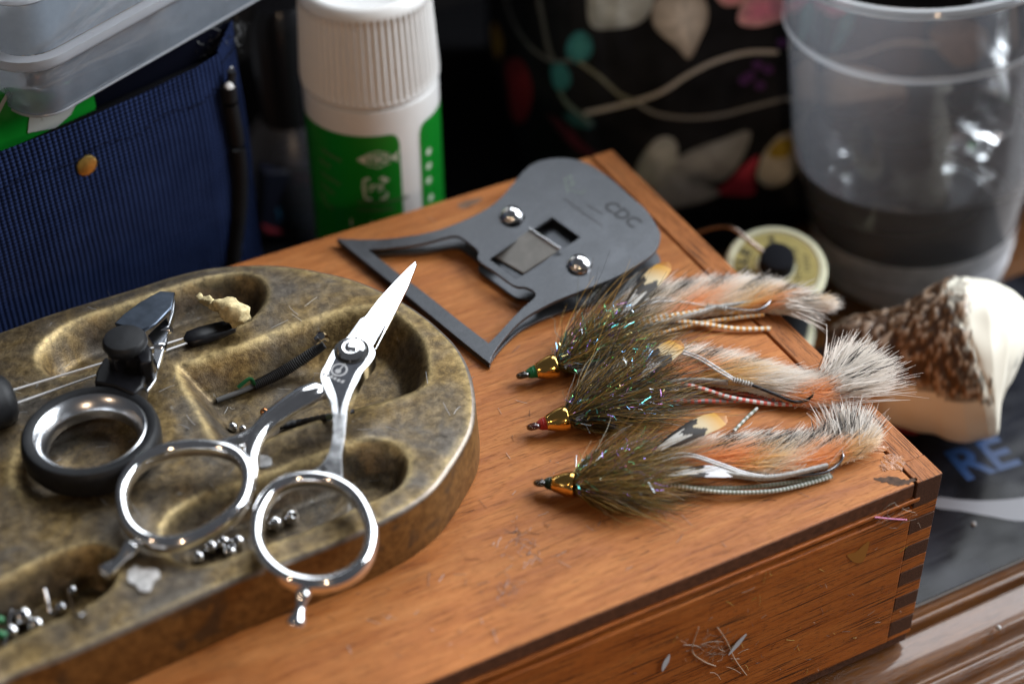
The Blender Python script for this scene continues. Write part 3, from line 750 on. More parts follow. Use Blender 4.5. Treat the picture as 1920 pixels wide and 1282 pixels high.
def smooth_seg(px, sharp):
    # spline the outline but keep listed corners
    out = []; n = len(px)
    for i in range(n):
        a, b, c, d = px[i - 1], px[i], px[(i + 1) % n], px[(i + 2) % n]
        if b in sharp: a = b
        if c in sharp: d = c
        for k in range(4):
            t = k / 4; A, B, Cc, D = map(np.array, (a, b, c, d))
            out.append(tuple(.5 * (2 * B + (-A + Cc) * t + (2 * A - 5 * B + 4 * Cc - D) * t * t + (-A + 3 * B - 3 * Cc + D) * t ** 3)))
    return out
outer_s = smooth_seg(outer, {(631, 447), (918, 681)}); inn_s = smooth_seg(inn, {(690, 468), (916, 643)})
cdc = thing('feather_clip', 'gunmetal steel spring clip marked CDC lying on the box lid behind the flies', 'clip', (-6, 13, 0))
h1 = [tuple(np.array((960, 408)) + np.array((24 * math.cos(a), 19 * math.sin(a)))) for a in np.linspace(0, 2 * math.pi, 20, endpoint=False)]
h2 = [tuple(np.array((1086, 499)) + np.array((24 * math.cos(a), 19 * math.sin(a)))) for a in np.linspace(0, 2 * math.pi, 20, endpoint=False)]
upl = mk('upper_plate', *plate([CC(*q) for q in outer_s], [[CC(*q) for q in h] for h in (inn_s, rect, h1, h2)], .10, nC), M['steel'], cdc, bevel=.018, autos=30)
# lower plate = the same outline turned about the front bar down to the lid
axv = nrm(a1 - a0); P_low = np.array([CC(*q) for q in outer_s]); ang = math.acos(min(1, abs(nC[2])))
def rotl(P):
    P = np.asarray(P); v = P - a0; R = np.array(Matrix.Rotation(1, 3, Vector(axv)))
    best = None
    for sgn in (1, -1):
        R = np.array(Matrix.Rotation(sgn * (ang - .012), 3, Vector(axv))); w = v @ R.T + a0
        if best is None or w[:, 2].max() < best[:, 2].max(): best = w
    return best - Z * .115
low_o = rotl([CC(*q) for q in outer_s]); low_i = rotl([CC(*q) for q in inn_s])
mk('lower_plate', *plate(low_o, [low_i], .09), M['steel'], cdc, bevel=.015, autos=30)
for q in ((960, 408), (1086, 499)):
    c = CC(*q, -.10)
    pr_ = [(.36 * math.cos(a), .36 * math.sin(a)) for a in np.linspace(0, math.pi / 2 - .02, 12)]
    mk('rivet', *lathe([(.36, -.3)] + pr_ + [(.0005, .36)], 40, c, nC), M['chrome'], upl)
mk('spring_tongue', *plate([CC(994, 430, .12), CC(1050, 466, .12), CC(982, 512, -.22), CC(924, 479, -.22)], [], .05, nC), plain('tongue_steel', (.46, .44, .41), .5, .9, nz=.1), cdc, bevel=.015)
mk('tongue_lip', *tube([CC(993, 429, .13), CC(1051, 467, .13)], .045, 10), M['chrome'], upl)
mk('tongue_seat', *plate([CC(x, y, -.30) for x, y in rect], [], .03, nC), M['steel_dark'], cdc)
e1 = nrm(CC(1187, 416) - CC(1148, 389)); e2 = np.cross(nC, e1)
V, F = text2d('CDC', .62, .012); c0 = CC(1166, 402, .008)
mk('lettering', c0 + np.outer(V[:, 0] * 1.05, e1) + np.outer(V[:, 1] * .95, e2), F, plain('etched_dark', (.035, .036, .04), .6), upl, smooth=False)
def strip(p, q, w, h=.006):
    A, B = CC(*p, h), CC(*q, h); s = nrm(np.cross(nC, B - A)) * w; return flat([A - s, B - s, B + s, A + s])
mk('etched_line', *merge(strip((1058, 372), (1096, 400), .035), strip((1094, 399), (1130, 424), .025), strip((1101, 383), (1130, 401), .03)), plain('etched_grey', (.07, .072, .08), .6), upl, smooth=False)
sq = [strip((1058, 340), (1070, 328), .012), strip((1070, 328), (1074, 348), .012), strip((1062, 350), (1080, 342), .012), strip((1066, 356), (1090, 362), .012), strip((1090, 362), (1098, 358), .014), strip((1058, 332), (1064, 362), .010)]
mk('green_scribble', *merge(*sq), plain('pale_green_residue', (.20, .25, .19), .7), upl, smooth=False)

# ================================================================ FLIES
def interp_path(P, s):
    P = np.asarray(P); u = np.linspace(0, 1, len(P)); return np.stack([np.interp(s, u, P[:, k]) for k in range(3)], -1)
BACK = nrm(FH * 1.0 + np.array([0, 0, 0]))
def leg(P, w, cA, cB, period=.17, th=.05):
    P = catmull(P, 24); d = np.r_[0, np.cumsum(np.linalg.norm(np.diff(P, axis=0), axis=1))]
    nn = int(d[-1] / (period / 6)); s = np.linspace(0, d[-1], nn); Q = np.stack([np.interp(s, d, P[:, k]) for k in range(3)], 1)
    V, F = tube(Q, np.array([(w, th)] * nn), 8)
    bar = ((s / period) % 1) < .48
    c = np.where(bar[:, None], np.array(cA), np.array(cB)); return V, F, np.repeat(c, 8, 0)
def feather(A, B, wmax, style, nrmv=None, rise=.15):
    """jungle-cock style eye feather from A (base) to B (tip)."""
    nu, nv = 60, 17; ax = B - A; Lf = np.linalg.norm(ax); ax = ax / Lf; nv_ = nrm(Z - (Z @ ax) * ax) if nrmv is None else nrmv
    sd = np.cross(nv_, ax); u = np.linspace(0, 1, nu); v = np.linspace(-1, 1, nv)
    wid = wmax * np.interp(u, [0, .15, .4, .65, .82, .92, .97, 1], [.12, .35, .75, 1, 1, .82, .55, .05])
    U, Vv = np.meshgrid(u, v, indexing='ij')
    P = A + ax * (U[..., None] * Lf) + sd * (Vv * wid[:, None])[..., None] + nv_ * (rise * np.sin(U * math.pi) - .12 * wmax * Vv ** 2)[..., None]
    jag = .035 * np.sin(Vv * 5 + 1) + .018 * np.sin(Vv * 13 + U * 9) + .008 * np.sin(Vv * 37)
    C = np.zeros((nu, nv, 3)); uj = U + jag
    dark = np.array((.022, .017, .014)); white = np.array((.62, .60, .56)); cream = np.array((.62, .50, .30)); amber = np.array((.60, .32, .06)); deep = np.array((.42, .17, .03))
    C[:] = dark
    mid = np.abs(Vv) < .52
    C[(uj > .18) & (uj < .50) & (np.abs(Vv) < .60)] = white
    if style == 0:
        C[(uj > .66) & ~((uj < .74) & (np.abs(Vv) > .3))] = cream
        k = np.clip((U - .72) / .16, 0, 1)[..., None]
        am = (uj > .68)
        C = np.where((am & (np.abs(Vv) < 2))[..., None], cream * (1 - k) + amber * k, C)
        C = np.where(((U > .93))[..., None], deep, C)
    else:
        C[(uj > .62)] = np.array((.66, .65, .66)); C[(uj > .50) & (uj < .62) & (np.abs(Vv + .1) < .25)] = white
    idx = np.arange(nu * nv).reshape(nu, nv)
    F = np.stack([idx[:-1, :-1], idx[1:, :-1], idx[1:, 1:], idx[:-1, 1:]], -1).reshape(-1, 4)
    return P.reshape(-1, 3), F, C.reshape(-1, 3)

CREAM = np.array((.90, .78, .64)); ORANGE = np.array((.98, .40, .085)); YEL = np.array((.90, .56, .15)); WHITE = np.array((.96, .90, .83)); BLK = np.array((.025, .022, .022)); GREY = np.array((.35, .33, .32))
def fur(root_px, top_px, zr, nh, dye, black, seed=0, tail_len=.25, rise=.35):
    """hair rooted along the hide strip, combed towards the tail and to the far side."""
    r = np.random.default_rng(seed)
    R0 = catmull([G(x, y, zr) for x, y in root_px], 10); T0 = catmull([G(x, y, zr + rise) for x, y in top_px], 10)
    s = r.random(nh); s = np.sort(s)
    A = interp_path(R0, s); tang = nrm(interp_path(R0, np.clip(s + .03, 0, 1)) - interp_path(R0, np.clip(s - .03, 0, 1)))
    A = A + r.normal(size=(nh, 3)) * np.array([.05, .05, .04])
    # tip: point on the upper boundary a little further along
    lead = .10 + .16 * r.random(nh)
    reach = r.beta(1.6, 1.1, nh)                                  # how far up the fan it goes
    sT = np.clip(s + lead * .9, 0, 1)
    Tp = interp_path(T0, sT); Rp = interp_path(R0, sT)
    over = np.clip(s + lead - .98, 0, None)
    tip = Rp + (Tp - Rp) * (reach * 1.08)[:, None] + tang * (.12 + .32 * r.random(nh))[:, None] + tang * (over * tail_len * 6)[:, None]
    tip[:, 2] = zr * .6 + rise * np.sin(np.clip(reach, 0, 1) * math.pi * .85) * (.6 + .6 * r.random(nh)) + .04
    tip += r.normal(size=(nh, 3)) * .10
    mid = A * .5 + tip * .5 + tang * .10 + r.normal(size=(nh, 3)) * .06; mid[:, 2] += .12 + .12 * r.random(nh)
    K = 6; u = np.linspace(0, 1, K)
    P = ((1 - u) ** 2)[None, :, None] * A[:, None] + (2 * u * (1 - u))[None, :, None] * mid[:, None] + (u ** 2)[None, :, None] * tip[:, None]
    P[..., 2] = np.maximum(P[..., 2], .04)
    w = np.interp(u, [0, .5, 1], [.016, .014, .004])[None] * (.7 + .7 * r.random(nh))[:, None]
    base = np.stack([np.interp(s, [d[0] for d in dye], [d[1][k] for d in dye]) for k in range(3)], 1)
    col = np.zeros((nh, K, 3)); wh = WHITE * (.88 + .14 * r.random((nh, 1)))
    lowf = np.clip(1.22 - reach * 1.5, 0, 1)[:, None]            # dye shows near the strip
    for k in range(K):
        f = np.clip(1 - u[k] * .30, 0, 1) * np.clip(lowf * 2.0, 0, 1); col[:, k] = base * f + wh * (1 - f)
    bl = np.zeros(nh)
    for cb_, wb_ in black: bl = np.maximum(bl, np.clip(1.5 - np.abs(sT - cb_) / wb_, 0, 1))
    bl = bl * np.clip((reach - .50) * 6, 0, 1)
    isb = r.random(nh) < bl * .92
    for k in range(K):
        if u[k] > .55: col[isb, k] = BLK * (.8 + r.random((isb.sum(), 1)))
    col[r.random(nh) < .012] = GREY * .5
    V, F, c_ = strands(P, w, np.clip(col, 0, 1))
    # soft under-fur body
    ns, nv = 70, 12; ss = np.linspace(.02, .97, ns); vv = np.linspace(0, 1, nv); Rb = interp_path(R0, ss); Tb = interp_path(T0, ss)
    ed = np.clip(np.minimum(ss * 8, (1 - ss) * 8), 0.15, 1)
    B = Rb[:, None] + (Tb - Rb)[:, None] * (vv * .86)[None, :, None]; B[..., 2] = .05 + (.30 * np.sin(vv * math.pi * .92 + .12))[None] * ed[:, None]
    B += r.normal(size=B.shape) * .012
    bc_ = np.stack([np.interp(ss, [d[0] for d in dye], [d[1][k] for d in dye]) for k in range(3)], 1); f = np.clip(1.25 - vv * 1.6, 0, 1)[None, :, None]
    cb = bc_[:, None] * f + (WHITE * .95)[None, None] * (1 - f)
    ib = np.arange(ns * nv).reshape(ns, nv); Fb = np.stack([ib[:-1, :-1], ib[1:, :-1], ib[1:, 1:], ib[:-1, 1:]], -1).reshape(-1, 4) + len(V)
    return np.concatenate([V, B.reshape(-1, 3)]), np.concatenate([F, Fb]), np.concatenate([c_, cb.reshape(-1, 3)])
def tuft(base_px, tip_px, z0, z1, nh, spread=.30, ln=(.6, 1.1), darkroot=.5, seed=0):
    r = np.random.default_rng(seed)
    A = G(*base_px, z0); B = G(*tip_px, z1); d = B - A; Lq = np.linalg.norm(d); d = d / Lq
    sd = nrm(np.cross(d, Z)); up2 = np.cross(sd, d)
    rad = r.normal(size=(nh, 2)) * .16
    a = A + sd * rad[:, :1] * 1.3 + up2 * np.abs(rad[:, 1:]) + d * (r.random((nh, 1)) * .45 * Lq - .2)
    dirv = nrm(d + sd * (rad[:, :1] * 1.4 + r.normal(size=(nh, 1)) * spread * .45) + up2 * (r.normal(size=(nh, 1)) * spread * .4 + .08))
    ll = Lq * (ln[0] + (ln[1] - ln[0]) * r.random((nh, 1)))
    K = 5; u = np.linspace(0, 1, K)
    bend = (sd * r.normal(size=(nh, 1)) * .10 + Z * -.06)
    P = a[:, None] + dirv[:, None] * (u[None, :, None] * ll[:, None]) + bend[:, None] * (u ** 2)[None, :, None]
    P[..., 2] = np.maximum(P[..., 2], .05)
    w = np.interp(u, [0, .4, 1], [.018, .026, .006])[None] * (.6 + .8 * r.random(nh))[:, None]
    col = np.zeros((nh, K, 3)); tone = (.82 + .2 * r.random((nh, 1)))
    for k in range(K): col[:, k] = WHITE * tone
    dk = r.random(nh) < darkroot * .32
    for k in range(K):
        if .15 < u[k] < .8: col[dk, k] = BLK * 2 * (.5 + r.random((dk.sum(), 1)))
    return strands(P, w, col)
def dubbing(C0, ax, nh, seed, lat=1.0, length=(.7, 2.0), pal=None, back=.35, zc=.35, spread=1.0):
    r = np.random.default_rng(seed); sd = nrm(np.cross(ax, Z)); up2 = np.cross(sd, ax)
    th = r.random(nh) * 2 * math.pi
    rad = np.cos(th)[:, None] * sd * lat + np.sin(th)[:, None] * up2 * .75
    rad += FH * back * r.random((nh, 1))
    root = C0 + rad * .16 + ax * (r.random((nh, 1)) ** 1.5 * 1.3)
    open_ = (.25 + .95 * r.random((nh, 1))) * spread
    dirv = nrm(ax * .75 + rad * open_)
    ll = (length[0] + (length[1] - length[0]) * r.random((nh, 1)) ** 1.6)
    K = 7; u = np.linspace(0, 1, K)
    curl = r.normal(size=(nh, 3)) * .24 * ll
    P = root[:, None] + dirv[:, None] * (u[None, :, None] * ll[:, None]) + (ax * .45 * ll)[:, None] * (u ** 2)[None, :, None] - (rad * .30 * ll)[:, None] * (u ** 2)[None, :, None] + curl[:, None] * (u ** 2)[None, :, None]
    wav = r.normal(size=(nh, 3)) * .035
    P += wav[:, None] * np.sin(u * 9)[None, :, None]
    P[..., 2] = np.where(P[..., 2] < .04, .04 + r.random(P.shape[:2]) * .06, P[..., 2])
    w = np.interp(u, [0, .6, 1], [.016, .013, .005])[None] * (.6 + .8 * r.random(nh))[:, None]
    pal = np.array(pal if pal is not None else [(.13, .075, .014), (.16, .085, .018), (.04, .025, .010), (.014, .011, .009), (.48, .28, .06), (.10, .085, .02), (.02, .016, .012), (.30, .17, .04)])
    base = pal[r.integers(0, len(pal), nh)] * (.7 + .7 * r.random((nh, 1)))
    return strands(P, w, np.repeat(base[:, None], K, 1))
FLASHC = np.array([(.25, .95, .45), (.2, .85, .75), (.35, .65, .95), (.5, .3, .95), (.75, .35, .8), (.9, .75, .3), (.8, .9, .95), (.3, .9, .3)])
def flash(C0, ax, nh, seed, lat, reach, back=.3):
    r = np.random.default_rng(seed); sd = nrm(np.cross(ax, Z)); up2 = np.cross(sd, ax)
    th = r.random((nh, 1)) * 2 * math.pi
    rad = np.cos(th) * sd * lat + np.abs(np.sin(th)) * up2 * .8 + FH * back * r.random((nh, 1))
    t_ = r.random((nh, 1)) ** .8 * reach
    A = C0 + ax * t_ + rad * (.25 + .25 * t_ + .2 * r.random((nh, 1)))
    dirv = nrm(ax + rad * .5 + r.normal(size=(nh, 3)) * .45)
    ll = .10 + .35 * r.random((nh, 1)) ** 2
    u = np.linspace(0, 1, 3)
    P = A[:, None] + dirv[:, None] * (u[None, :, None] * ll[:, None]) + r.normal(size=(nh, 1, 3)) * .05 * (u ** 2)[None, :, None]
    P[..., 2] = np.maximum(P[..., 2], .08)
    w = np.full((nh, 3), .017) * (.5 + r.random((nh, 1)))
    base = FLASHC[r.integers(0, len(FLASHC), nh)]
    return strands(P, w, np.repeat(base[:, None], 3, 1), side=np.array([[[.2, .3, 1.0]]]) + r.normal(size=(nh, 1, 3)) * .5)
def barbs(pts_list, n, seed, spread=.12, w=.014):
    r = np.random.default_rng(seed); out = []
    for (pxs, z) in pts_list:
        c = catmull([G(x, y, zz) for (x, y), zz in zip(pxs, z)], 5); K = len(c)
        for k in range(n):
            off = r.normal(size=3) * spread; u = np.linspace(0, 1, K)[:, None]
            out.append(c + off * u * np.array([1, 1, .4]) + r.normal(size=3) * .02)
    Kmax = min(len(o_) for o_ in out); P = np.array([o_[:Kmax] for o_ in out]); P[..., 2] = np.maximum(P[..., 2], .05)
    ww = np.interp(np.linspace(0, 1, Kmax), [0, .7, 1], [w, w * .8, w * .3])[None] * (.6 + .9 * r.random((len(P), 1)))
    col = np.array([(.018, .016, .014), (.03, .026, .02), (.10, .085, .05)])[r.integers(0, 3, len(P))]
    return strands(P, ww, np.repeat(col[:, None], Kmax, 1))

def make_fly(k, label, eye, collar_px, thread_mat, eye_mat, axis_px, dub, fur_args, tuft_args, feathers, legs, loop, hook, hide, flash_n, barb):
    hz = .42
    E0 = G(*eye, .30); C0 = G(*collar_px, hz)
    ax = nrm(G(*axis_px, .35) - C0)
    fl = thing('streamer_fly', label, 'fishing fly', G(*collar_px, 0), 'three streamer flies laid on the box lid')
    hd = nrm(C0 - E0); Lh = np.linalg.norm(C0 - E0)
    # hook eye: varnished ring
    c = E0; P = [c + .125 * math.cos(a) * hd + .125 * math.sin(a) * nrm(np.cross(hd, Z) + .6 * Z) for a in np.linspace(0, 2 * math.pi, 24, endpoint=False)]
    mk('hook_eye', *merge(tube(P, .075, 12, closed=True, ref=np.cross(hd, Z) + .1), sph(c + hd * .02, .105, 14, 10)), eye_mat, fl)
    mk('thread_collar', *tube([c + hd * q for q in np.linspace(.10, Lh * .42, 26)], np.interp(np.arange(26), [0, 8, 25], [.10, .15, .19]) + .012 * np.sin(np.arange(26) * 2.3), 16), thread_mat, fl)
    q0 = c + hd * Lh * .34
    mk('cone_head', *lathe([(.13, -.01), (.16, .0), (.20, .03), (.205, .06), (.215, .075), (.245, .16), (.285, .27), (.315, .38), (.335, .50), (.34, .58), (.325, .61), (.1, .60)], 36, q0, hd), M['gold'], fl)
    V, F, c_ = dub(C0, ax); mk('dubbing_collar', V, F, M['dub'], fl, cols=c_, autos=180)['kind'] = 'stuff'
    V, F, c_ = flash(C0, ax, flash_n[0], 100 + k, flash_n[1], flash_n[2]); mk('flash_fibres', V, F, M['flash'], fl, cols=c_, autos=180)['kind'] = 'stuff'
    Vs = [fur(*fur_args, seed=40 + k)] + [tuft(*a, seed=60 + k * 5 + i) for i, a in enumerate(tuft_args)]
    off = 0; VV = []; FF = []; CCc = []
    for V, F, c_ in Vs: VV.append(V); FF.append(F + off); CCc.append(c_); off += len(V)
    mk('fur_strip', np.concatenate(VV), np.concatenate(FF), M['fur'], fl, cols=np.concatenate(CCc), autos=180)['kind'] = 'stuff'
    V, F, c_ = barbs(barb, 9, 80 + k); mk('barb_fibres', V, F, M['dub'], fl, cols=c_, autos=180)['kind'] = 'stuff'
    P = catmull([G(x, y + 5, .36) for x, y in hide], 8)
    mk('hide_strip', *tube(P, np.array([(.07, .13)] * len(P)), 10, ref=nrm(Z - .6 * FH)), M['hide'], fl)
    for (A, B, w, st, za, zb) in feathers:
        V, F, c_ = feather(G(*A, za), G(*B, zb), w, st); mk('eye_feather', V, F, M['feather'], fl, cols=c_, autos=180)
    for (pxs, zz, w, cA, cB, per) in legs:
        V, F, c_ = leg([G(x, y, z_) for (x, y), z_ in zip(pxs, zz)], w, cA, cB, per); mk('rubber_leg', V, F, M['legs'], fl, cols=c_)
    for pxs, zz in loop:
        mk('cable_loop', *tube(catmull([G(x, y, z_) for (x, y), z_ in zip(pxs, zz)], 8), .030, 8), M['wire_white'], fl)
    pxs, zz, mt = hook
    P = catmull([G(x, y, z_) for (x, y), z_ in zip(pxs, zz)], 10)
    mk('trailing_hook', *tube(P, np.interp(np.linspace(0, 1, len(P)), [0, .85, 1], [.042, .040, .006]), 10), mt, fl)
    ep = P[0]; mk('knot', *tube([ep - nrm(P[6] - ep) * .05 + nrm(P[6] - ep) * s for s in np.linspace(0, .55, 24)], .07 + .025 * np.sin(np.arange(24) * 1.9), 10), M['hide'], fl)
    return fl
OB = (.78, .36, .07); OW = (.80, .76, .66); RB = (.72, .13, .09); RW = (.62, .60, .58); RG = (.30, .26, .26); SV = (.62, .64, .60); SG = (.22, .24, .18)

make_fly(0, 'streamer fly farthest back with green thread head and orange barred legs beside the steel clip', (981, 703), (1046, 684), M['thread_green'], M['varnish_eye'], (1300, 590),
    lambda C0, ax: dubbing(C0, ax, 2600, 1, 1.05, (.8, 2.6), back=1.0, spread=1.1),
    ([(1135, 635), (1200, 608), (1300, 590), (1360, 585), (1420, 580), (1470, 582), (1500, 580)], [(1130, 545), (1190, 535), (1290, 520), (1380, 512), (1440, 522), (1490, 540), (1530, 565)], .20, 13000,
     [(0, CREAM), (.12, CREAM), (.22, ORANGE), (.38, CREAM), (.5, YEL), (.66, ORANGE), (.74, CREAM), (.85, WHITE), (1, YEL)], [(.22, .025), (.32, .018), (.43, .022), (.60, .020), (.78, .03), (.93, .02)]),
    [((1480, 575), (1540, 578), .30, .18, 320)],
    [((1142, 628), (1253, 490), .30, 0, .8, 1.1)],
    [([(1105, 625), (1200, 600), (1300, 585), (1380, 570), (1442, 557)], (.5, .5, .40, .35, .32), .08, OB, OW, .17), ([(1150, 620), (1235, 600), (1310, 606), (1380, 616), (1446, 616)], (.5, .45, .2, .12, .10), .08, OB, OW, .17), ([(1120, 640), (1220, 628), (1310, 606), (1380, 596), (1432, 590)], (.4, .25, .18, .15, .15), .06, OB, (.6, .5, .38), .17)],
    [([(1140, 612), (1180, 575), (1225, 560), (1280, 562), (1335, 573)], (.55, .6, .6, .5, .42)), ([(1145, 620), (1190, 582), (1230, 566), (1285, 567), (1336, 577)], (.55, .6, .6, .5, .42))],
    ([(1330, 574), (1360, 578), (1400, 582), (1425, 580), (1443, 566), (1446, 552), (1438, 538)], (.42, .40, .38, .40, .45, .5, .58), M['hook']),
    [(1195, 612), (1250, 598), (1310, 582), (1345, 572), (1410, 562)], (520, 1.0, 2.4),
    [([(1060, 690), (1120, 610), (1200, 510), (1240, 480)], (.5, .7, .8, .9)), ([(1070, 690), (1160, 650), (1240, 610), (1330, 570)], (.5, .6, .5, .5)), ([(1080, 700), (1150, 660), (1220, 620)], (.5, .5, .4))])

make_fly(1, 'middle streamer fly with red thread head, red barred legs and white brush tail', (1001, 799), (1064, 783), M['thread_red'], M['varnish_red'], (1300, 715),
    lambda C0, ax: dubbing(C0, ax, 3000, 2, 1.1, (.8, 2.7), back=.8, spread=1.1),
    ([(1150, 730), (1200, 724), (1290, 716), (1370, 722), (1440, 738), (1500, 755), (1560, 752), (1605, 728)], [(1180, 660), (1230, 650), (1300, 645), (1390, 662), (1460, 680), (1520, 690), (1565, 688), (1600, 680)], .20, 13000,
     [(0, CREAM), (.10, ORANGE), (.20, ORANGE), (.26, YEL), (.34, YEL), (.42, WHITE), (.55, WHITE), (.60, ORANGE), (.72, ORANGE), (.80, WHITE), (1, WHITE)], [(.33, .014), (.47, .010), (.88, .022)]),
    [((1560, 728), (1648, 676), .32, .55, 900, .20, (.5, 1.0), .25), ((1565, 712), (1610, 652), .4, .7, 160, .2, (.6, 1.0), .4), ((1580, 738), (1662, 690), .25, .35, 260, .25, (.6, 1.05), .3)],
    [((1180, 735), (1276, 638), .32, 0, .8, 1.1), ((1180, 755), (1290, 722), .16, 1, .2, .2)],
    [([(1160, 728), (1240, 716), (1300, 724), (1370, 745), (1450, 757), (1524, 757)], (.4, .4, .34, .22, .14, .1), .07, RB, RW, .19), ([(1190, 752), (1290, 752), (1380, 751), (1460, 751), (1524, 752)], (.3, .15, .12, .1, .1), .07, RB, RG, .19), ([(1290, 722), (1360, 733), (1430, 745), (1500, 752)], (.14, .12, .1, .1), .07, (.5, .09, .05), (.32, .09, .06), .19)],
    [([(1270, 655), (1310, 668), (1350, 692), (1380, 712)], (.7, .65, .6, .5)), ([(1268, 660), (1308, 673), (1346, 696), (1378, 715)], (.7, .65, .6, .5))],
    ([(1378, 712), (1410, 722), (1450, 738), (1485, 752), (1505, 752), (1520, 745), (1526, 736)], (.5, .42, .36, .32, .34, .42, .5), M['hook_dark']),
    [(1170, 724), (1240, 714), (1300, 708), (1365, 712)], (560, 1.0, 2.6),
    [([(1080, 785), (1180, 745), (1260, 750), (1340, 770)], (.6, .6, .5, .2)), ([(1080, 790), (1200, 775), (1300, 745), (1370, 720)], (.5, .5, .5, .5)), ([(1080, 795), (1200, 790), (1300, 775), (1400, 768)], (.4, .3, .2, .1)), ([(1100, 780), (1180, 740), (1250, 715)], (.5, .5, .5))])

make_fly(2, 'streamer fly nearest the camera with dark thread head and silver braided legs', (1014, 905), (1075, 908), M['thread_dark'], M['varnish_eye'], (1300, 885),
    lambda C0, ax: dubbing(C0, ax, 3600, 3, 1.2, (.6, 1.9), pal=[(.20, .125, .022), (.24, .14, .03), (.07, .045, .014), (.03, .022, .012), (.50, .31, .08), (.34, .17, .06), (.13, .10, .03)], back=.25, spread=1.25),
    ([(1190, 888), (1260, 876), (1340, 874), (1420, 888), (1480, 884), (1540, 872), (1590, 858), (1610, 850)], [(1215, 840), (1270, 825), (1340, 814), (1420, 803), (1480, 798), (1530, 806), (1575, 812), (1605, 815)], .20, 13000,
     [(0, CREAM), (.10, ORANGE), (.26, ORANGE), (.34, YEL), (.44, CREAM), (.52, ORANGE), (.66, ORANGE), (.76, YEL), (.86, YEL * .5 + CREAM * .5), (1, CREAM)], [(.20, .018), (.33, .024), (.45, .020), (.55, .026), (.66, .024), (.76, .020), (.86, .018)]),
    [((1592, 835), (1596, 772), .25, .55, 560, .22, (.7, 1.1), .8), ((1560, 830), (1580, 790), .3, .6, 200, .3, (.6, 1.0), .9)],
    [((1205, 862), (1362, 778), .32, 0, .8, 1.1), ((1215, 898), (1382, 884), .22, 1, .5, .4)],
    [([(1175, 905), (1260, 910), (1350, 922), (1440, 921), (1500, 910), (1560, 893)], (.4, .35, .22, .16, .12, .1), .06, SV, SG, .10), ([(1190, 895), (1280, 912), (1380, 914), (1470, 906), (1556, 889)], (.3, .2, .14, .1, .1), .06, SG, (.35, .36, .3), .10), ([(1376, 808), (1398, 785), (1420, 765)], (.06, .06, .08), .045, SV, SG, .2)],
    [([(1200, 880), (1245, 856), (1290, 850), (1350, 868), (1400, 886), (1440, 893)], (.5, .6, .6, .5, .4, .35)), ([(1200, 886), (1250, 862), (1295, 856), (1350, 873), (1400, 890), (1438, 896)], (.5, .6, .6, .5, .4, .35))],
    ([(1438, 894), (1480, 892), (1530, 889), (1556, 882), (1572, 870), (1580, 856), (1578, 842)], (.36, .32, .28, .28, .32, .4, .5), M['hook']),
    [(1200, 884), (1290, 874), (1380, 886), (1450, 890), (1550, 868)], (420, 1.1, 2.0),
    [([(1095, 895), (1180, 850), (1250, 822), (1330, 812)], (.5, .5, .45, .4)), ([(1100, 920), (1200, 915), (1300, 915), (1380, 905)], (.4, .3, .15, .12)), ([(1095, 925), (1200, 935), (1290, 930), (1380, 915)], (.3, .15, .08, .08))])

# ================================================================ BOTTLE
bc = np.array([-6.57, 21.0, 0]); R0 = 2.17
bot = thing('floatant_bottle', 'white bottle with ribbed cap and green printed label behind the box', 'bottle', (bc[0], bc[1], TZ))
e1b = RH; 
def cyl_pt(px_ang, z, r): return bc + Z * z + r * (math.sin(px_ang) * RH - math.cos(px_ang) * FH)
mk('body', *lathe([(.01, TZ), (1.9, TZ), (R0 - .03, TZ + .3), (R0 - .01, 0), (R0, 2.2), (R0 - .02, 2.42), (R0 - .18, 2.55), (R0 - .3, 2.7)], 96, bc), M['white_plastic'], bot)
def ribs(i, r, z, a):
    amp = .035 if 2.75 < z < 5.45 else 0
    return r + amp * np.sign(np.cos(a * 62)) * np.abs(np.cos(a * 62)) ** .5
pz = [(R0 - .02, 2.56), (R0 + .03, 2.62), (R0 + .03, 2.74)] + [(R0 + .01 - .16 * k / 10, 2.76 + (5.44 - 2.76) * k / 10) for k in range(11)] + [(R0 - .12, 5.46), (R0 - .14, 5.6), (R0 - .22, 5.78), (R0 - .36, 5.88), (R0 - .48, 5.86), (R0 - .56, 5.74), (R0 - .62, 5.5), (R0 - .9, 5.42), (.01, 5.42)]
mk('cap', *lathe(pz, 372, bc, rmod=ribs), M['white_plastic'], bot, autos=180)
m, t, b = nt('green_label'); M['green'] = m
b.inputs['Base Color'].default_value = (.005, .215, .018, 1); b.inputs['Roughness'].default_value = .33
def label_panel(a0, a1, ztop, name):
    nu, nv = 90, 30; rc_ = .35; V = []; 
    for i in range(nu + 1):
        a = a0 + (a1 - a0) * i / nu; dl = min(a - a0, a1 - a) * R0
        zt = ztop - (rc_ - math.sqrt(max(0, rc_ ** 2 - (rc_ - dl) ** 2)) if dl < rc_ else 0)
        for j in range(nv + 1): V.append(cyl_pt(a, TZ + .5 + (zt - TZ - .5) * j / nv, R0 + .012))
    idx = np.arange((nu + 1) * (nv + 1)).reshape(nu + 1, nv + 1)
    return mk(name, V, [tuple(f) for f in np.stack([idx[:-1, :-1], idx[1:, :-1], idx[1:, 1:], idx[:-1, 1:]], -1).reshape(-1, 4)], M['green'], bot)
lab1 = label_panel(math.radians(-150), math.radians(26), 1.62, 'label'); lab2 = label_panel(math.radians(46), math.radians(170), 1.62, 'label')
def wrap(V, ang, z, r=R0 + .022): return np.array([cyl_pt(ang + v[0] / R0, z + v[1], r) for v in V])
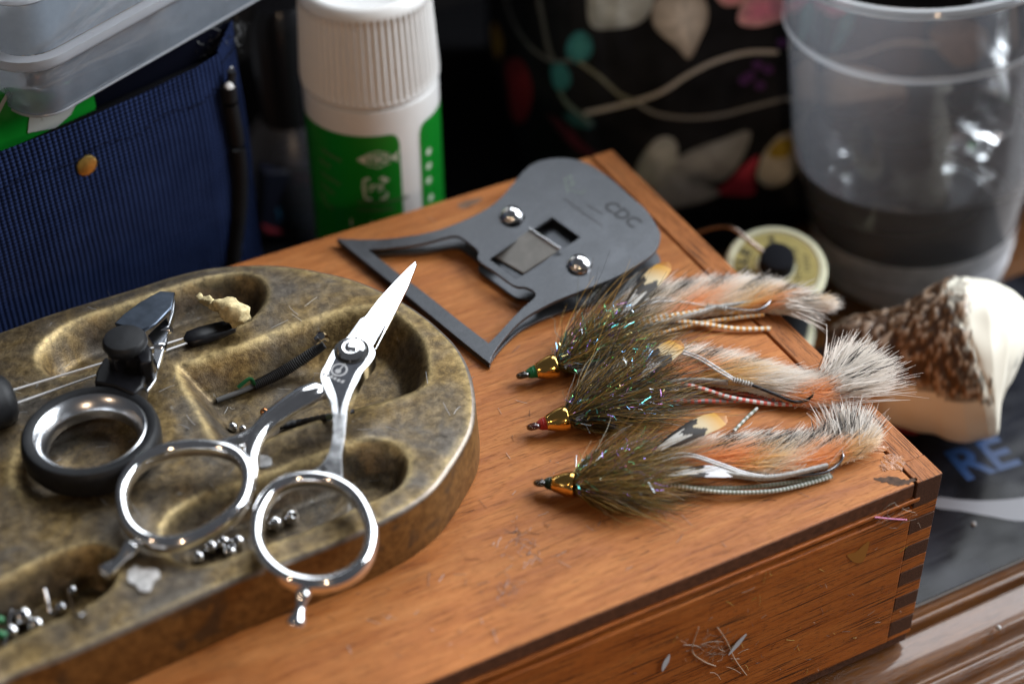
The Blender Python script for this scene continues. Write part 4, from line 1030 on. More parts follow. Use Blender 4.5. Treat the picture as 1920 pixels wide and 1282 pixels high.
def px2lab(px, py):       # angle and height of the label point seen at a pixel
    d = ray(px, py); o_ = CAM - bc; A = d[0] ** 2 + d[1] ** 2; B = o_[0] * d[0] + o_[1] * d[1]; Cq = o_[0] ** 2 + o_[1] ** 2 - R0 ** 2
    s = (-B - math.sqrt(max(0, B * B - A * Cq))) / A; P = CAM + d * s; q = P - bc
    return math.atan2(q @ RH, -(q @ FH)), P[2]
def sub2(V, F, maxe=.12):
    bm = bmesh.new(); vs = [bm.verts.new(tuple(v)) for v in V]
    for f in F:
        try: bm.faces.new([vs[i] for i in f])
        except ValueError: pass
    bmesh.ops.triangulate(bm, faces=bm.faces)
    bm.verts.index_update(); V = np.array([tuple(v.co) for v in bm.verts]); F = [tuple(v.index for v in f.verts) for f in bm.faces]; bm.free(); return V, F
a, z = px2lab(708, 299)
V, F = text2d('TSO', .50, .02); fish = [(V * np.array([.95, 1.05, 1]), F)]
hx = [(-.85, 0, 0), (-.62, .16, 0), (-.45, .22, 0), (-.45, -.22, 0), (-.62, -.16, 0)]; fish.append((np.array(hx), [(0, 4, 3, 2, 1)]))
tx = [(.52, .12, 0), (.66, .08, 0), (.90, .32, 0), (.80, 0, 0), (.86, -.30, 0), (.66, -.08, 0), (.52, -.12, 0)]; fish.append(flat(np.array(tx)))
for sgn in (1, -1):
    fish.append(flat(np.array([(-.45, .24 * sgn, 0), (0, .36 * sgn, 0), (.5, .18 * sgn, 0), (.5, .23 * sgn, 0), (0, .42 * sgn, 0), (-.45, .28 * sgn, 0)])))
V, F = merge(*fish); mk('fish_mark', wrap(V * .78, a, z), F, M['print_white'], lab1, smooth=False)
a, z = px2lab(704, 354)
def stroke(pts, w):
    q = np.array([(x, y, 0) for x, y in pts]); T, Nn, B = frames(q, False, Z); V = np.concatenate([q - B * w, q + B * w]); k = len(q); return V, [(i, i + 1, k + i + 1, k + i) for i in range(k - 1)]
rec = [stroke([(-.42, .10), (-.42, .28), (-.38, .35), (-.30, .38), (.30, .38), (.40, .34)], .045), stroke([(-.42, -.05), (-.42, -.28), (-.38, -.35), (-.30, -.38), (.28, -.38), (.37, -.34), (.41, -.26), (.41, -.16)], .045),
       flat(np.array([(.30, .48, 0), (.55, .30, 0), (.30, .18, 0)])), flat(np.array([(-.54, .06, 0), (-.30, .06, 0), (-.42, -.08, 0)]))]
V, F = text2d('プラ', .34, .012); rec.append((V, F))
V, F = merge(*rec); mk('recycling_mark', wrap(V * np.array([.86, 1.0, 1]), a, z), F, M['print_white'], lab1, smooth=False)
for q in ((803, 284), (803, 311), (803, 338), (807, 370)):
    a, z = px2lab(*q); k = np.linspace(0, 2 * math.pi, 16, endpoint=False)
    V, F = flat(np.c_[np.cos(k) * .13, np.sin(k) * .12, k * 0]); mk('label_dot', wrap(V, a, z), F, M['print_white'], lab2, smooth=False)
rows = []
for i, (px, py, w) in enumerate([(604, 282, 1.0), (600, 300, .8), (604, 325, 1.0), (602, 345, .9), (606, 378, .7), (600, 362, .6)]):
    a, z = px2lab(px, py)
    for k in range(int(w * 6)): 
        V, F = flat(np.array([(0, 0, 0), (.10, 0, 0), (.10, .10 + .03 * (k % 2), 0), (0, .10, 0)])); rows.append((wrap(V, a + k * .062, z - k * .03), F))
for i, (px, py, w) in enumerate([(672, 380, 14), (672, 394, 10)]):
    a, z = px2lab(px, py)
    for k in range(w):
        V, F = flat(np.array([(0, 0, 0), (.09, 0, 0), (.09, .10, 0), (0, .08, 0)])); rows.append((wrap(V, a + k * .055, z), F))
V, F = merge(*rows); mk('small_print', V, F, M['print_dim'], lab1, smooth=False)
V, F = flat(np.array([(-.2, -.14, 0), (.55, -.14, 0), (.55, .14, 0), (-.2, .14, 0)])); a, z = px2lab(668, 418); mk('barcode_panel', wrap(sub2(V, F)[0], a, z), F, M['print_white'], lab1, smooth=False)

# ================================================================ DENIM POUCH
py0 = np.array([-11.6, 19.9, 0]); yw = math.radians(13.5)
pe = np.array([math.cos(yw), math.sin(yw), 0]); pn = np.array([math.sin(yw), -math.cos(yw), 0])     # along, outward (to camera)
def PP(px, py):
    q = GP(px, py, py0, pn); return (q - py0) @ pe, q[2]
st, zt = PP(418, 106); sl, zl = PP(0, 280); sr, zr_ = PP(452, 60)
po = thing('fabric_pouch', 'navy blue ribbed fabric pouch with brass rivet behind the palette', 'pouch', (py0[0] - 6, py0[1], TZ))
m, t, b = nt('navy_ribbed'); M['navy'] = m
v = coords(t, (1, 1, 1))
c2 = noise(t, v, 1.2, 4); cz = N(t, 'ShaderNodeSeparateXYZ'); t.links.new(coords(t), cz.inputs[0])
wv = N(t, 'ShaderNodeTexWave', wave_type='BANDS', bands_direction='Z'); wv.inputs['Scale'].default_value = 2.6; wv.inputs['Distortion'].default_value = 1.2; wv.inputs['Detail'].default_value = 2; wv.inputs['Detail Scale'].default_value = 5
t.links.new(coords(t), wv.inputs['Vector'])
c = mix(t, ramp(t, c2, [(.3, 0.0), (.7, .6)]), (.012, .022, .070), (.022, .038, .110))
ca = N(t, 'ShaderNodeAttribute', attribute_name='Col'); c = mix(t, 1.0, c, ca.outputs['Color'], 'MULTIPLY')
c = mix(t, .45, c, wv.outputs['Color'], 'MULTIPLY')
t.links.new(c, b.inputs['Base Color']); b.inputs['Roughness'].default_value = .8; b.inputs['Specular IOR Level'].default_value = .06
bump(t, b, wv.outputs['Fac'], .5, .05)
def ribbed(s0, s1, zf0, zf1, bulge, name, e, nv_, o0, pitch=.165, nz=70, par=po, topfun=None):
    ns = int((s1 - s0) / pitch * 6); s = np.linspace(s0, s1, ns); q = np.linspace(0, 1, nz)
    V = []; C = []
    for i in range(ns):
        zt_ = zf1(s[i])
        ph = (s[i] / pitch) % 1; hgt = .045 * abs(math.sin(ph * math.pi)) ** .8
        for j in range(nz):
            z = zf0 + (zt_ - zf0) * q[j]
            wob = .035 * mnoise.noise(Vector((s[i] * .6, z * .5, 1.3)))
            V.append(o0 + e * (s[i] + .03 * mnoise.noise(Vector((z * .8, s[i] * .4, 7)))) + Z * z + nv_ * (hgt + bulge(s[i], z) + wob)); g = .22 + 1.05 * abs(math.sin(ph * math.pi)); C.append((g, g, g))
    idx = np.arange(ns * nz).reshape(ns, nz)
    F = np.stack([idx[:-1, :-1], idx[1:, :-1], idx[1:, 1:], idx[:-1, 1:]], -1).reshape(-1, 4)
    return mk(name, V, F, M['navy'], par, cols=C, autos=180)
topz = lambda s: zt + (s - st) * (zt - zl) / (st - sl) - .05 * math.sin((s - sl) * .7)
bul = lambda s, z: .35 * math.sin(max(0, min(1, (z + 3) / 9)) * math.pi) * math.exp(-((s + 4) / 5) ** 2) - .25 * np.clip(s - (st - 1.0), 0, 2) ** 1.0
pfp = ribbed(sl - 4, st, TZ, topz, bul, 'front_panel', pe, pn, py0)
# hem turned over: slightly proud band along the top of the front
ribbed(sl - 4, st - .05, 0, lambda s: 0, lambda s, z: 0, 'dummy', pe, pn, py0, nz=2) if False else None
# side gusset
ge = nrm(pe * .90 - pn * .45); gn = nrm(np.cross(ge, Z)); gn = gn if gn @ RH > 0 else -gn
gs = py0 + pe * (st + .02) + pn * (-.25)
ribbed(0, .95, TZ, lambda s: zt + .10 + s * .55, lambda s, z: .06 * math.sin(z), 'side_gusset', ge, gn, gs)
bk = gs + ge * .95
V = [bk + Z * TZ, bk - pe * 14 - pn * 2 + Z * TZ, bk - pe * 14 - pn * 2 + Z * (zt - 1.5), bk + Z * (zt + .6)]
mk('back_panel', V, [(0, 1, 2, 3)], plain('navy_lining', (.004, .005, .012), .9, spec=.05), po, smooth=False)
V = [py0 + pe * (sl - 4) + Z * (topz(sl - 4) - .35) - pn * .1, py0 + pe * st + Z * (topz(st) - .45) - pn * .2, bk + Z * (zt - .3), bk - pe * 14 - pn * 2 + Z * (zt - 2.0)]
mk('opening', V, [(0, 1, 2, 3)], plain('black_velcro', (.004, .004, .005), .95, spec=.05), po, smooth=False)
# fuzz of the fastening
r = np.random.default_rng(5); fz = GP(418, 70, py0 - pn * .8, pn)
A = fz + pe * r.normal(size=(320, 1)) * .35 - pn * r.random((320, 1)) * .8 + Z * (r.normal(size=(320, 1)) * .12 - .2)
K = 7; P = np.cumsum(np.concatenate([A[:, None], r.normal(size=(320, K - 1, 3)) * .09], 1), 1)
V, F, c_ = strands(P, np.full((320, K), .022), np.full((320, K, 3), .035)); mk('velcro_fuzz', V, F, M['dub'], po, cols=c_, autos=180)['kind'] = 'stuff'
# seam stitching and rivet, cord
for k in range(26):
    s = sl - 1 + k * (st - sl + .6) / 25; zz_ = topz(s) - 1.0 - .10 * math.sin(k * .9); c = py0 + pe * s + Z * zz_ + pn * (.06 + bul(s, zz_))
    mk('stitch', *tube([c - pe * .11, c + pn * .02, c + pe * .11], .022, 6), plain('navy_thread', (.006, .009, .026), .7, spec=.05) if k == 0 else bpy.data.materials['navy_thread'], pfp)
q = GP(161, 309, py0 + pn * .22, pn)
mk('rivet', *lathe([(.001, .10), (.26, .10), (.31, .08), (.33, .03), (.33, -.08)], 36, q, pn), M['brass'], po)
pc = [GP(x, y, py0 + pn * .12, pn) for x, y in [(428, 162), (432, 200), (443, 260), (450, 330), (448, 400), (438, 480), (434, 560)]]
mk('cord', *tube(catmull(pc, 8), .24, 14), plain('black_cord', (.007, .007, .008), .6, spec=.2, bmp=.3, bscale=20), po)
mk('cord_tip', *lathe([(.001, .12), (.12, .10), (.15, 0), (.12, -.1), (.001, -.12)], 16, GP(430, 163, py0 + pn * .18, pn), nrm(pe + .4 * Z)), M['white_plastic'], po)
mk('eyelet', *lathe([(.001, .06), (.07, .05), (.09, 0), (.001, -.06)], 14, GP(433, 128, py0 + pn * .15, pn)), M['chrome'], po)
mk('eyelet_cord', *tube([GP(434, 134, py0 + pn * .05, pn), GP(433, 160, py0 + pn * .05, pn)], .14, 10), M['black_rubber'], po)

# green and white packet standing in the pouch
gp = thing('green_packet', 'green and white packet corner standing between the clear case and the pouch', 'packet', GP(60, 240, py0 - pn * .6, pn) - Z * 3)
def PK(px, py, d): return GP(px, py, py0 - pn * d, pn)
mk('packet', *plate([PK(x, y, .6) for x, y in [(-60, 300), (-60, 215), (0, 178), (30, 170), (90, 178), (175, 176), (180, 200), (150, 330)]], [], .25, pn), M['green'], gp)
mk('white_band', *plate([PK(x, y, .57) for x, y in [(52, 250), (56, 215), (100, 214), (122, 205), (134, 190), (143, 196), (133, 215), (105, 240)]], [], .01, pn), plain('packet_white', (.40, .42, .40), .5), gp)
mk('packet_edge', *plate([PK(x, y, .56) for x, y in [(-10, 212), (14, 172), (20, 172), (-2, 216)]], [], .01, pn), bpy.data.materials['packet_white'], gp)
rows = []
for k in range(7):
    c = PK(38 + 7 * k, 207 + 3.2 * k, .555); rows.append(flat([c, c + pe * .10, c + pe * .11 + Z * .12, c + Z * .12]))
mk('packet_print', *merge(*rows), bpy.data.materials['packet_white'], gp, smooth=False)

# ================================================================ CLEAR PLASTIC CASE
cz0 = zl + .55
az = math.radians(27 + 90 - 37.5 - 27 - 0)
ce1 = nrm(FH * math.cos(math.radians(37.5)) + RH * math.sin(math.radians(37.5))); ce2 = np.cross(Z, ce1)     # along the long lower edge / to the far left
ck = GP(80, 217, np.array([0, 0, cz0]), Z)
case = thing('plastic_case', 'frosted clear plastic fly case resting on top of the navy pouch', 'case', ck)
def rrect(o0, l, w, r, z, n=8):
    pts = []
    for (cx_, cy_, a0) in ((r, r, math.pi), (l - r, r, 1.5 * math.pi), (l - r, w - r, 0), (r, w - r, .5 * math.pi)):
        for k in range(n + 1):
            a = a0 + k / n * math.pi / 2; pts.append(o0 + ce1 * (cx_ + r * math.cos(a)) + ce2 * (cy_ + r * math.sin(a)) + Z * z)
    return np.array(pts)
def loft(loops, cap0=False, cap1=False):
    n = len(loops[0]); V = np.concatenate(loops); F = []
    for i in range(len(loops) - 1):
        for k in range(n): F.append((i * n + k, i * n + (k + 1) % n, (i + 1) * n + (k + 1) % n, (i + 1) * n + k))
    if cap0: F.append(tuple(range(n - 1, -1, -1)))
    if cap1: F.append(tuple((len(loops) - 1) * n + k for k in range(n)))
    return V, F
co = ck - ce1 * .45 - ce2 * .45
def lo(ins, z, rr_=1.0): return rrect(co + (ce1 + ce2) * ins, 16 - 2 * ins, 9 - 2 * ins, max(.2, rr_ - ins), z)
mk('tray', *loft([lo(.35, 0), lo(.10, .06), lo(.0, .22), lo(-.10, 1.7)], cap0=True), M['case'], case, autos=60)
mk('bottom_rim', *tube(np.vstack([lo(.12, .08)]), .07, 8, closed=True), M['case_rim'], case)
mk('ledge', *loft([lo(-.12, 1.62), lo(-.30, 1.66), lo(-.34, 1.78), lo(-.30, 1.96), lo(-.02, 2.0), lo(.06, 1.96)]), M['case_rim'], case, autos=60)
mk('lid_wall', *loft([lo(.02, 2.0), lo(.14, 3.3), lo(.20, 3.42)]), M['case'], case, autos=60)
mk('lid_rim', *loft([lo(.18, 3.36), lo(.06, 3.46), lo(.12, 3.56), lo(.32, 3.56), lo(.36, 3.44)]), M['case_rim'], case, autos=60)
mk('lid_top', *loft([lo(.40, 3.50), lo(.9, 3.50)], cap1=True), M['case_clear'], case, autos=30)
# things inside: two packed flies seen hazily
def inside(name, label, o0, seed, cols, nh, ln):
    r = np.random.default_rng(seed); d = nrm(ce1 + .15 * ce2)
    A = o0 + r.normal(size=(nh, 3)) * np.array([.25, .25, .18]); K = 5; u = np.linspace(0, 1, K)
    dv = nrm(d + r.normal(size=(nh, 3)) * np.array([.12, .12, .05])); ll = ln * (.3 + .7 * r.random((nh, 1)))
    P = A[:, None] + dv[:, None] * (u[None, :, None] * ll[:, None]); P[..., 2] = np.clip(P[..., 2], o0[2] - .35, o0[2] + .5)
    col = np.array(cols)[r.integers(0, len(cols), nh)] * (.7 + .5 * r.random((nh, 1)))
    fo = thing(name, label, 'fishing fly', o0 - Z * .4)
    V, F, c_ = strands(P, np.full((nh, K), .03), np.repeat(col[:, None], K, 1)); mk('fibres', V, F, M['dub'], fo, cols=c_, autos=180)['kind'] = 'stuff'
    V, F = leg([o0 + ce2 * -.2, o0 + d * 1.5 + Z * .1, o0 + d * 3.2], .08, (.05, .05, .04), (.6, .6, .55), .25)[:2]
    mk('barred_leg', *leg([o0 - ce2 * .35 + d * .5, o0 + d * 2.5 - ce2 * .4 + Z * .1, o0 + d * 5 - ce2 * .35], .07, (.05, .05, .04), (.6, .6, .55), .25)[:2], M['legs'], fo, cols=leg([o0 - ce2 * .35 + d * .5, o0 + d * 2.5 - ce2 * .4 + Z * .1, o0 + d * 5 - ce2 * .35], .07, (.05, .05, .04), (.6, .6, .55), .25)[2])
    nf = 40; A = o0 + d * r.random((nf, 1)) * ln + r.normal(size=(nf, 3)) * .25; P = np.stack([A, A + r.normal(size=(nf, 3)) * .1, A + r.normal(size=(nf, 3)) * .2], 1)
    V, F, c_ = strands(P, np.full((nf, 3), .04), np.repeat(FLASHC[r.integers(0, 8, nf)][:, None], 3, 1)); mk('flash_fibres', V, F, M['flash'], fo, cols=c_, autos=180)['kind'] = 'stuff'
    mk('copper_bead', *sph(o0 - d * .3, .17, 14, 9), plain('pale_copper', (.62, .30, .20), .25, .8), fo); mk('hook_eye', *tube([o0 - d * .55 + .14 * (math.cos(a) * d + math.sin(a) * Z) for a in np.linspace(0, 6.28, 16, endpoint=False)], .05, 8, closed=True), M['hook_dark'], fo)
oi = ck + ce1 * 1.0 + ce2 * .9
inside('cased_fly', 'pale streamer fly with copper bead seen through the bottom of the plastic case', oi + Z * .6, 3, [(.62, .45, .32), (.75, .66, .58), (.50, .30, .12), (.16, .12, .04)], 1400, 4.5)
inside('cased_fly', 'olive and cream fly at the upper left seen through the case lid', oi + Z * 3.0 + ce2 * .6 + ce1 * .4, 4, [(.26, .19, .02), (.34, .24, .04), (.10, .075, .01), (.6, .5, .38)], 1800, 3.0)

# ================================================================ BACKGROUND BOTTLES / PACKET
def lathe_thing(name, label, cat, c, parts):
    o = thing(name, label, cat, c)
    for pn_, prof, mt in parts: mk(pn_, *lathe(prof, 64, c), mt, o)
    return o
c = GP(548, 260, np.array([0, 27.0, 0]), np.array([0, 1.0, 0])); c = np.array([c[0], c[1], TZ])
zt2 = GP(570, 205, np.array([0, 27.0, 0]), np.array([0, 1.0, 0]))[2] - TZ
lathe_thing('milky_bottle', 'milky grey bottle with black cap in the dark behind the pouch', 'bottle', c,
    [('body', [(.01, 0), (1.9, 0), (2.0, .2), (1.95, 2.0), (1.5, zt2 - .8), (1.0, zt2), (.01, zt2)], M['bottle_clear']), ('cap', [(.9, zt2 - .3), (1.05, zt2 - .3), (1.05, zt2 + 3.8), (.8, zt2 + 4.4), (.01, zt2 + 4.4)], plain('glossy_black', (.012, .012, .014), .2))])
y_ = 25.5; P4 = [GY(x, y, y_) for x, y in [(490, 440), (497, 325), (600, 318), (640, 470)]]
pk = thing('dark_packet', 'dark blue packet with red and light blue bands left of the white bottle', 'packet', P4[0])
nP = np.array([0, -1.0, 0]); mk('card', *plate(P4, [], .8, nP), plain('navy_card', (.010, .011, .022), .4), pk, bevel=.05)
def yq(pts, d=.02): return plate([GY(x, y, y_ - d) for x, y in pts], [], .01, nP)
mk('red_band', *yq([(550, 328), (588, 325), (590, 348), (552, 346)]), plain('red_band', (.30, .03, .04), .5), pk); mk('blue_band', *yq([(519, 390), (590, 397), (592, 428), (523, 415)]), plain('light_blue_band', (.03, .13, .24), .5), pk)
mk('red_corner', *yq([(490, 420), (520, 430), (560, 440), (500, 436)]), bpy.data.materials['red_band'], pk)

# ================================================================ FLORAL BAG
b0 = np.array([7.0, 19.6, 0])
path = []
for s, back in [(-9.2, 12.0), (-8.4, 7.0), (-7.9, 3.6), (-7.4, 1.8), (-6.6, .7), (-5.4, .2), (-3.5, 0.05), (0, 0), (4, -.1), (8, 0), (14, .3)]:
    path.append(b0 + RH * s + FH * back)
path = catmull(path, 10); rows = []
zs_ = np.linspace(TZ, 15, 60)
for z in zs_:
    f = (z - TZ) / 20; row = path + FH * (f * f * 3.0)
    for i in range(len(row)):
        row[i] = row[i] + FH * (.34 * mnoise.noise(Vector((i * .10, z * .22, 2))) + .12 * mnoise.noise(Vector((i * .35, z * .5, 5))))
    row[:, 2] = z; rows.append(row)
n = len(path); V = np.concatenate(rows); F = [(j * n + i, j * n + i + 1, (j + 1) * n + i + 1, (j + 1) * n + i) for j in range(len(zs_) - 1) for i in range(n - 1)]
bag = thing('floral_bag', 'black cloth bag printed with pale leaves and pink and red flowers at the back', 'bag', (b0[0], b0[1], TZ))
m, t, b = nt('black_cloth'); b.inputs['Roughness'].default_value = .85; b.inputs['Specular IOR Level'].default_value = .1
t.links.new(ramp(t, noise(t, coords(t), .5, 4), [(.35, (.007, .007, .008)), (.7, (.020, .020, .023))]), b.inputs['Base Color'])
clo = mk('cloth', V, F, m, bag, autos=180)
bvh = BVHTree.FromPolygons([Vector(v) for v in V], F)
def cast(px, py, off=.03):
    d = Vector(ray(px, py)).normalized(); h = bvh.ray_cast(Vector(CAM), d)
    if h[0] is None: return None
    nn = np.array(h[1]); nn = nn if nn @ (CAM - np.array(h[0])) > 0 else -nn
    return np.array(h[0]) + nn * off
def leafprint(name, outline, c_in, c_out, off=.03, rings=5, spl=True):
    o_ = catmull([(x, y, 0) for x, y in outline], 5, True)[:, :2] if spl else np.array(outline, float)
    c = o_.mean(0); V = []; C = []; ok = True
    n = len(o_)
    for k in range(rings + 1):
        f = k / rings
        for p in o_:
            q = cast(*(c + (p - c) * max(f, .02)), off)
            if q is None: return
            V.append(q); g = f * f; v_ = .85 + .3 * mnoise.noise(Vector((p[0] * .05, p[1] * .05, f * 2))); C.append((np.array(c_in) * (1 - g) + np.array(c_out) * g) * v_)
    F = [(k * n + i, k * n + (i + 1) % n, (k + 1) * n + (i + 1) % n, (k + 1) * n + i) for k in range(rings) for i in range(n)]
    mk(name, V, F, M['print'], clo, cols=np.clip(C, 0, 1), autos=180)
M['print'] = attr_mat('cloth_print', .8)
def stemprint(name, pts, w, col, off=.045):
    P = catmull([(x, y, 0) for x, y in pts], 8)[:, :2]; T = np.gradient(P, axis=0); T /= np.linalg.norm(T, axis=1, keepdims=True); B = np.c_[-T[:, 1], T[:, 0]]
    a = [cast(*(p + q * w), off) for p, q in zip(P, B)]; c = [cast(*(p - q * w), off) for p, q in zip(P, B)]
    if any(x is None for x in a + c): return
    n = len(P); mk(name, a + c, [(i, i + 1, n + i + 1, n + i) for i in range(n - 1)], M['print'], clo, cols=[col] * (2 * n), autos=180)
GL = (.62, .63, .58); GLo = (.40, .41, .38); CRm = (.85, .76, .66)
leafprint('printed_leaf', [(1112, 52), (1102, 20), (1110, -20), (1160, -40), (1222, -20), (1220, 20), (1195, 45), (1150, 54)], GL, GLo)
leafprint('printed_leaf', [(1292, 110), (1268, 88), (1230, 55), (1222, 22), (1240, -10), (1290, -20), (1322, 0), (1328, 35), (1312, 75)], CRm, (.40, .34, .28))
leafprint('printed_petal', [(1340, -20), (1400, -10), (1390, 8), (1355, 10)], (.85, .3, .36), (.7, .4, .34))
leafprint('printed_petal', [(1383, 40), (1390, 10), (1410, -15), (1470, -10), (1478, 30), (1440, 46), (1405, 50)], (.88, .28, .42), (.85, .5, .48))
leafprint('printed_leaf', [(1190, 330), (1205, 290), (1235, 258), (1265, 262), (1270, 300), (1245, 350), (1210, 350)], GL, GLo)
leafprint('printed_leaf', [(1262, 305), (1300, 280), (1350, 262), (1405, 245), (1395, 290), (1360, 335), (1310, 345), (1270, 330)], (.42, .43, .42), (.28, .29, .28))
leafprint('printed_leaf', [(1225, 355), (1260, 322), (1320, 345), (1350, 362), (1300, 382), (1250, 386)], (.72, .73, .72), (.5, .51, .5))
leafprint('printed_petal', [(1343, 360), (1365, 340), (1395, 310), (1422, 292), (1412, 330), (1415, 362), (1380, 366)], (.65, .05, .09), (.5, .04, .08))
leafprint('printed_leaf', [(1420, 335), (1430, 290), (1460, 255), (1490, 250), (1490, 320), (1450, 350)], (.7, .66, .55), (.5, .48, .4))
leafprint('printed_petal', [(1440, 285), (1460, 262), (1485, 262), (1480, 290), (1452, 296)], (.50, .36, .04), (.42, .30, .04), .05)
leafprint('printed_petal', [(1362, 405), (1410, 375), (1475, 348), (1500, 350), (1480, 375), (1420, 400)], (.34, .06, .12), (.26, .04, .10), .04)
leafprint('printed_leaf', [(1255, 385), (1300, 378), (1335, 392), (1320, 410), (1270, 405)], (.10, .28, .12), (.05, .14, .06), .035)
leafprint('printed_bud', [(1062, 88), (1072, 66), (1092, 58), (1110, 75), (1108, 105), (1085, 118), (1066, 112)], (.07, .34, .34), (.03, .20, .22))
leafprint('printed_bud', [(1034, 125), (1048, 112), (1066, 130), (1070, 155), (1056, 172), (1038, 160)], (.06, .30, .30), (.03, .17, .19))
leafprint('printed_bud', [(1055, 215), (1080, 210), (1112, 225), (1110, 240), (1080, 238)], (.03, .13, .13), (.02, .08, .09))
leafprint('printed_petal', [(915, 60), (928, 30), (940, 50), (950, 110), (965, 190), (962, 260), (950, 276), (935, 240), (925, 170), (915, 110)], (.45, .07, .08), (.25, .05, .05))
leafprint('printed_petal', [(950, 120), (975, 110), (995, 140), (1000, 190), (985, 228), (965, 225), (955, 180)], (.50, .02, .03), (.28, .012, .02), .05)
leafprint('printed_petal', [(888, 150), (905, 120), (925, 130), (935, 170), (920, 200), (898, 195)], (.13, .12, .11), (.06, .06, .06), .06)
leafprint('printed_petal', [(925, 55), (933, 45), (945, 80), (940, 110), (930, 100)], (.5, .3, .04), (.4, .2, .04), .06)
leafprint('printed_petal', [(1028, 215), (1050, 222), (1090, 262), (1120, 292), (1100, 292), (1060, 262)], (.14, .012, .03), (.08, .01, .02), .05)
for a_, w_, c_ in [([(945, -20), (962, 35), (985, 75), (1010, 100), (1040, 115), (1075, 112)], 3, (.16, .15, .14)), ([(1008, -20), (1020, 40), (1030, 90), (1040, 115)], 4, (.14, .13, .12)), ([(1085, 115), (1120, 140), (1160, 175), (1195, 192)], 3.5, (.22, .22, .16)), ([(1095, 212), (1140, 202), (1190, 190), (1240, 172), (1290, 140), (1340, 115), (1400, 98), (1460, 97)], 4, (.50, .46, .40)), ([(1195, 192), (1230, 212), (1290, 220), (1350, 215), (1410, 200), (1480, 182)], 3.2, (.24, .23, .21)), ([(1050, 170), (1065, 195), (1085, 212), (1110, 232)], 4, (.14, .18, .15)), ([(975, 285), (1000, 300), (1015, 308)], 6, (.22, .22, .24))]:
    stemprint('printed_stem', a_, w_, c_)
for nm_, ol_, ci_, co_ in [
    ('printed_petal', [(1535, -10), (1570, -20), (1600, 5), (1575, 30), (1545, 25)], (.88, .28, .40), (.7, .3, .35)), ('printed_leaf', [(1580, 30), (1600, 22), (1595, 60), (1570, 95), (1558, 90)], (.15, .40, .38), (.08, .25, .25)),
    ('printed_leaf', [(1520, 150), (1580, 120), (1650, 135), (1700, 170), (1660, 230), (1590, 250), (1530, 210)], (.80, .70, .60), (.6, .5, .42)), ('printed_leaf', [(1740, 60), (1800, 30), (1850, 60), (1840, 110), (1790, 125)], (.42, .26, .16), (.30, .18, .1)),
    ('printed_leaf', [(1780, 190), (1830, 165), (1890, 180), (1900, 230), (1850, 255), (1800, 240)], (.88, .78, .68), (.65, .55, .46)), ('printed_leaf', [(1620, 260), (1700, 250), (1760, 290), (1720, 340), (1650, 330)], (.55, .58, .6), (.4, .42, .44)),
    ('printed_petal', [(1830, 280), (1890, 270), (1930, 310), (1890, 350), (1840, 330)], (.6, .3, .34), (.4, .2, .24)), ('printed_leaf', [(1560, 340), (1620, 350), (1650, 400), (1600, 420), (1550, 390)], (.62, .63, .6), (.45, .46, .44)), ('printed_leaf', [(1740, 370), (1810, 360), (1850, 400), (1800, 430)], (.6, .55, .5), (.45, .4, .36))]:
    leafprint(nm_, ol_, ci_, co_)
stemprint('printed_stem', [(1490, 95), (1540, 110), (1600, 105), (1680, 80), (1760, 85)], 4, (.5, .46, .4)); stemprint('printed_stem', [(1480, 182), (1540, 270), (1620, 300), (1780, 270), (1900, 250)], 4, (.4, .38, .34))
for x, y in [(1405, 142), (1425, 160), (1440, 130), (1420, 122), (1466, 80), (1395, 150)]:
    leafprint('printed_berry', [(x + 11 * math.cos(a), y + 9 * math.sin(a)) for a in np.linspace(0, 6.28, 8, endpoint=False)], (.10, .02, .14), (.06, .02, .08), .04, 2)

# ================================================================ CUP OF WATER
cup_c = np.array([11.0, 14.3, TZ + .02]); lean = nrm(Z - RH * .10)
cu = thing('plastic_cup', 'clear plastic cup half full of water at the right rear', 'cup', cup_c)
def cr(h): return 3.25 + (.17 * h if h < 5.3 else .17 * 5.3 + .035 * (h - 5.3))
prof = [(.01, .25), (2.6, .25), (2.95, .12), (3.05, 0), (3.2, .0), (3.27, .12)] + [(cr(h), h) for h in np.linspace(.3, 9.9, 22)] + [(cr(9.9) + .10, 10.05), (cr(10) + .12, 10.3), (cr(10) + .16, 12.3)]
k_ = next(i for i, q in enumerate(prof) if q[1] > 4.9 and i > 5)
mk('lower_wall', *lathe(prof[:k_] + [(cr(4.9), 4.9)], 128, cup_c, lean), M['cup_low'], cu, autos=60)
mk('upper_wall', *lathe([(cr(4.9), 4.9)] + prof[k_:], 128, cup_c, lean), M['cup'], cu, autos=60)
for h in (.55, 1.15):
    mk('base_ring', *lathe([(cr(h) + .01, h - .18), (cr(h) + .07, h - .06), (cr(h) + .07, h + .06), (cr(h) + .01, h + .18)], 128, cup_c, lean), M['cup_base'], cu)
mk('pale_base', *lathe([(3.0, .02), (3.29, .05), (cr(.9) + .012, .9), (cr(1.7) + .012, 1.7), (cr(2.3) + .012, 2.3)], 128, cup_c, lean), M['cup_base'], cu)  # thin shell of dense white haze round the foot of the cup
mk('ledge', *lathe([(cr(9.8), 9.85), (cr(9.9) + .13, 10.0), (cr(10) + .15, 10.12), (cr(10.1) + .10, 10.22)], 128, cup_c, lean), M['rimplastic'], cu)
mk('rim', *lathe([(cr(10) + a_, 12.3 + b_) for a_, b_ in ((.12, -.05), (.36, -.02), (.42, .12), (.36, .26), (.18, .30), (.08, .2), (.12, -.05))], 128, cup_c, lean), M['rimplastic'], cu)
wh_ = 4.9
o = mk('water', *lathe([(.005, .3), (2.55, .3), (2.93, .2), (cr(.5) - .05, .5), (cr(2) - .05, 2), (cr(wh_) - .05, wh_ - .04), (cr(wh_) - .03, wh_), (.005, wh_ - .03)], 128, cup_c, lean), M['water'], None, base=cup_c)
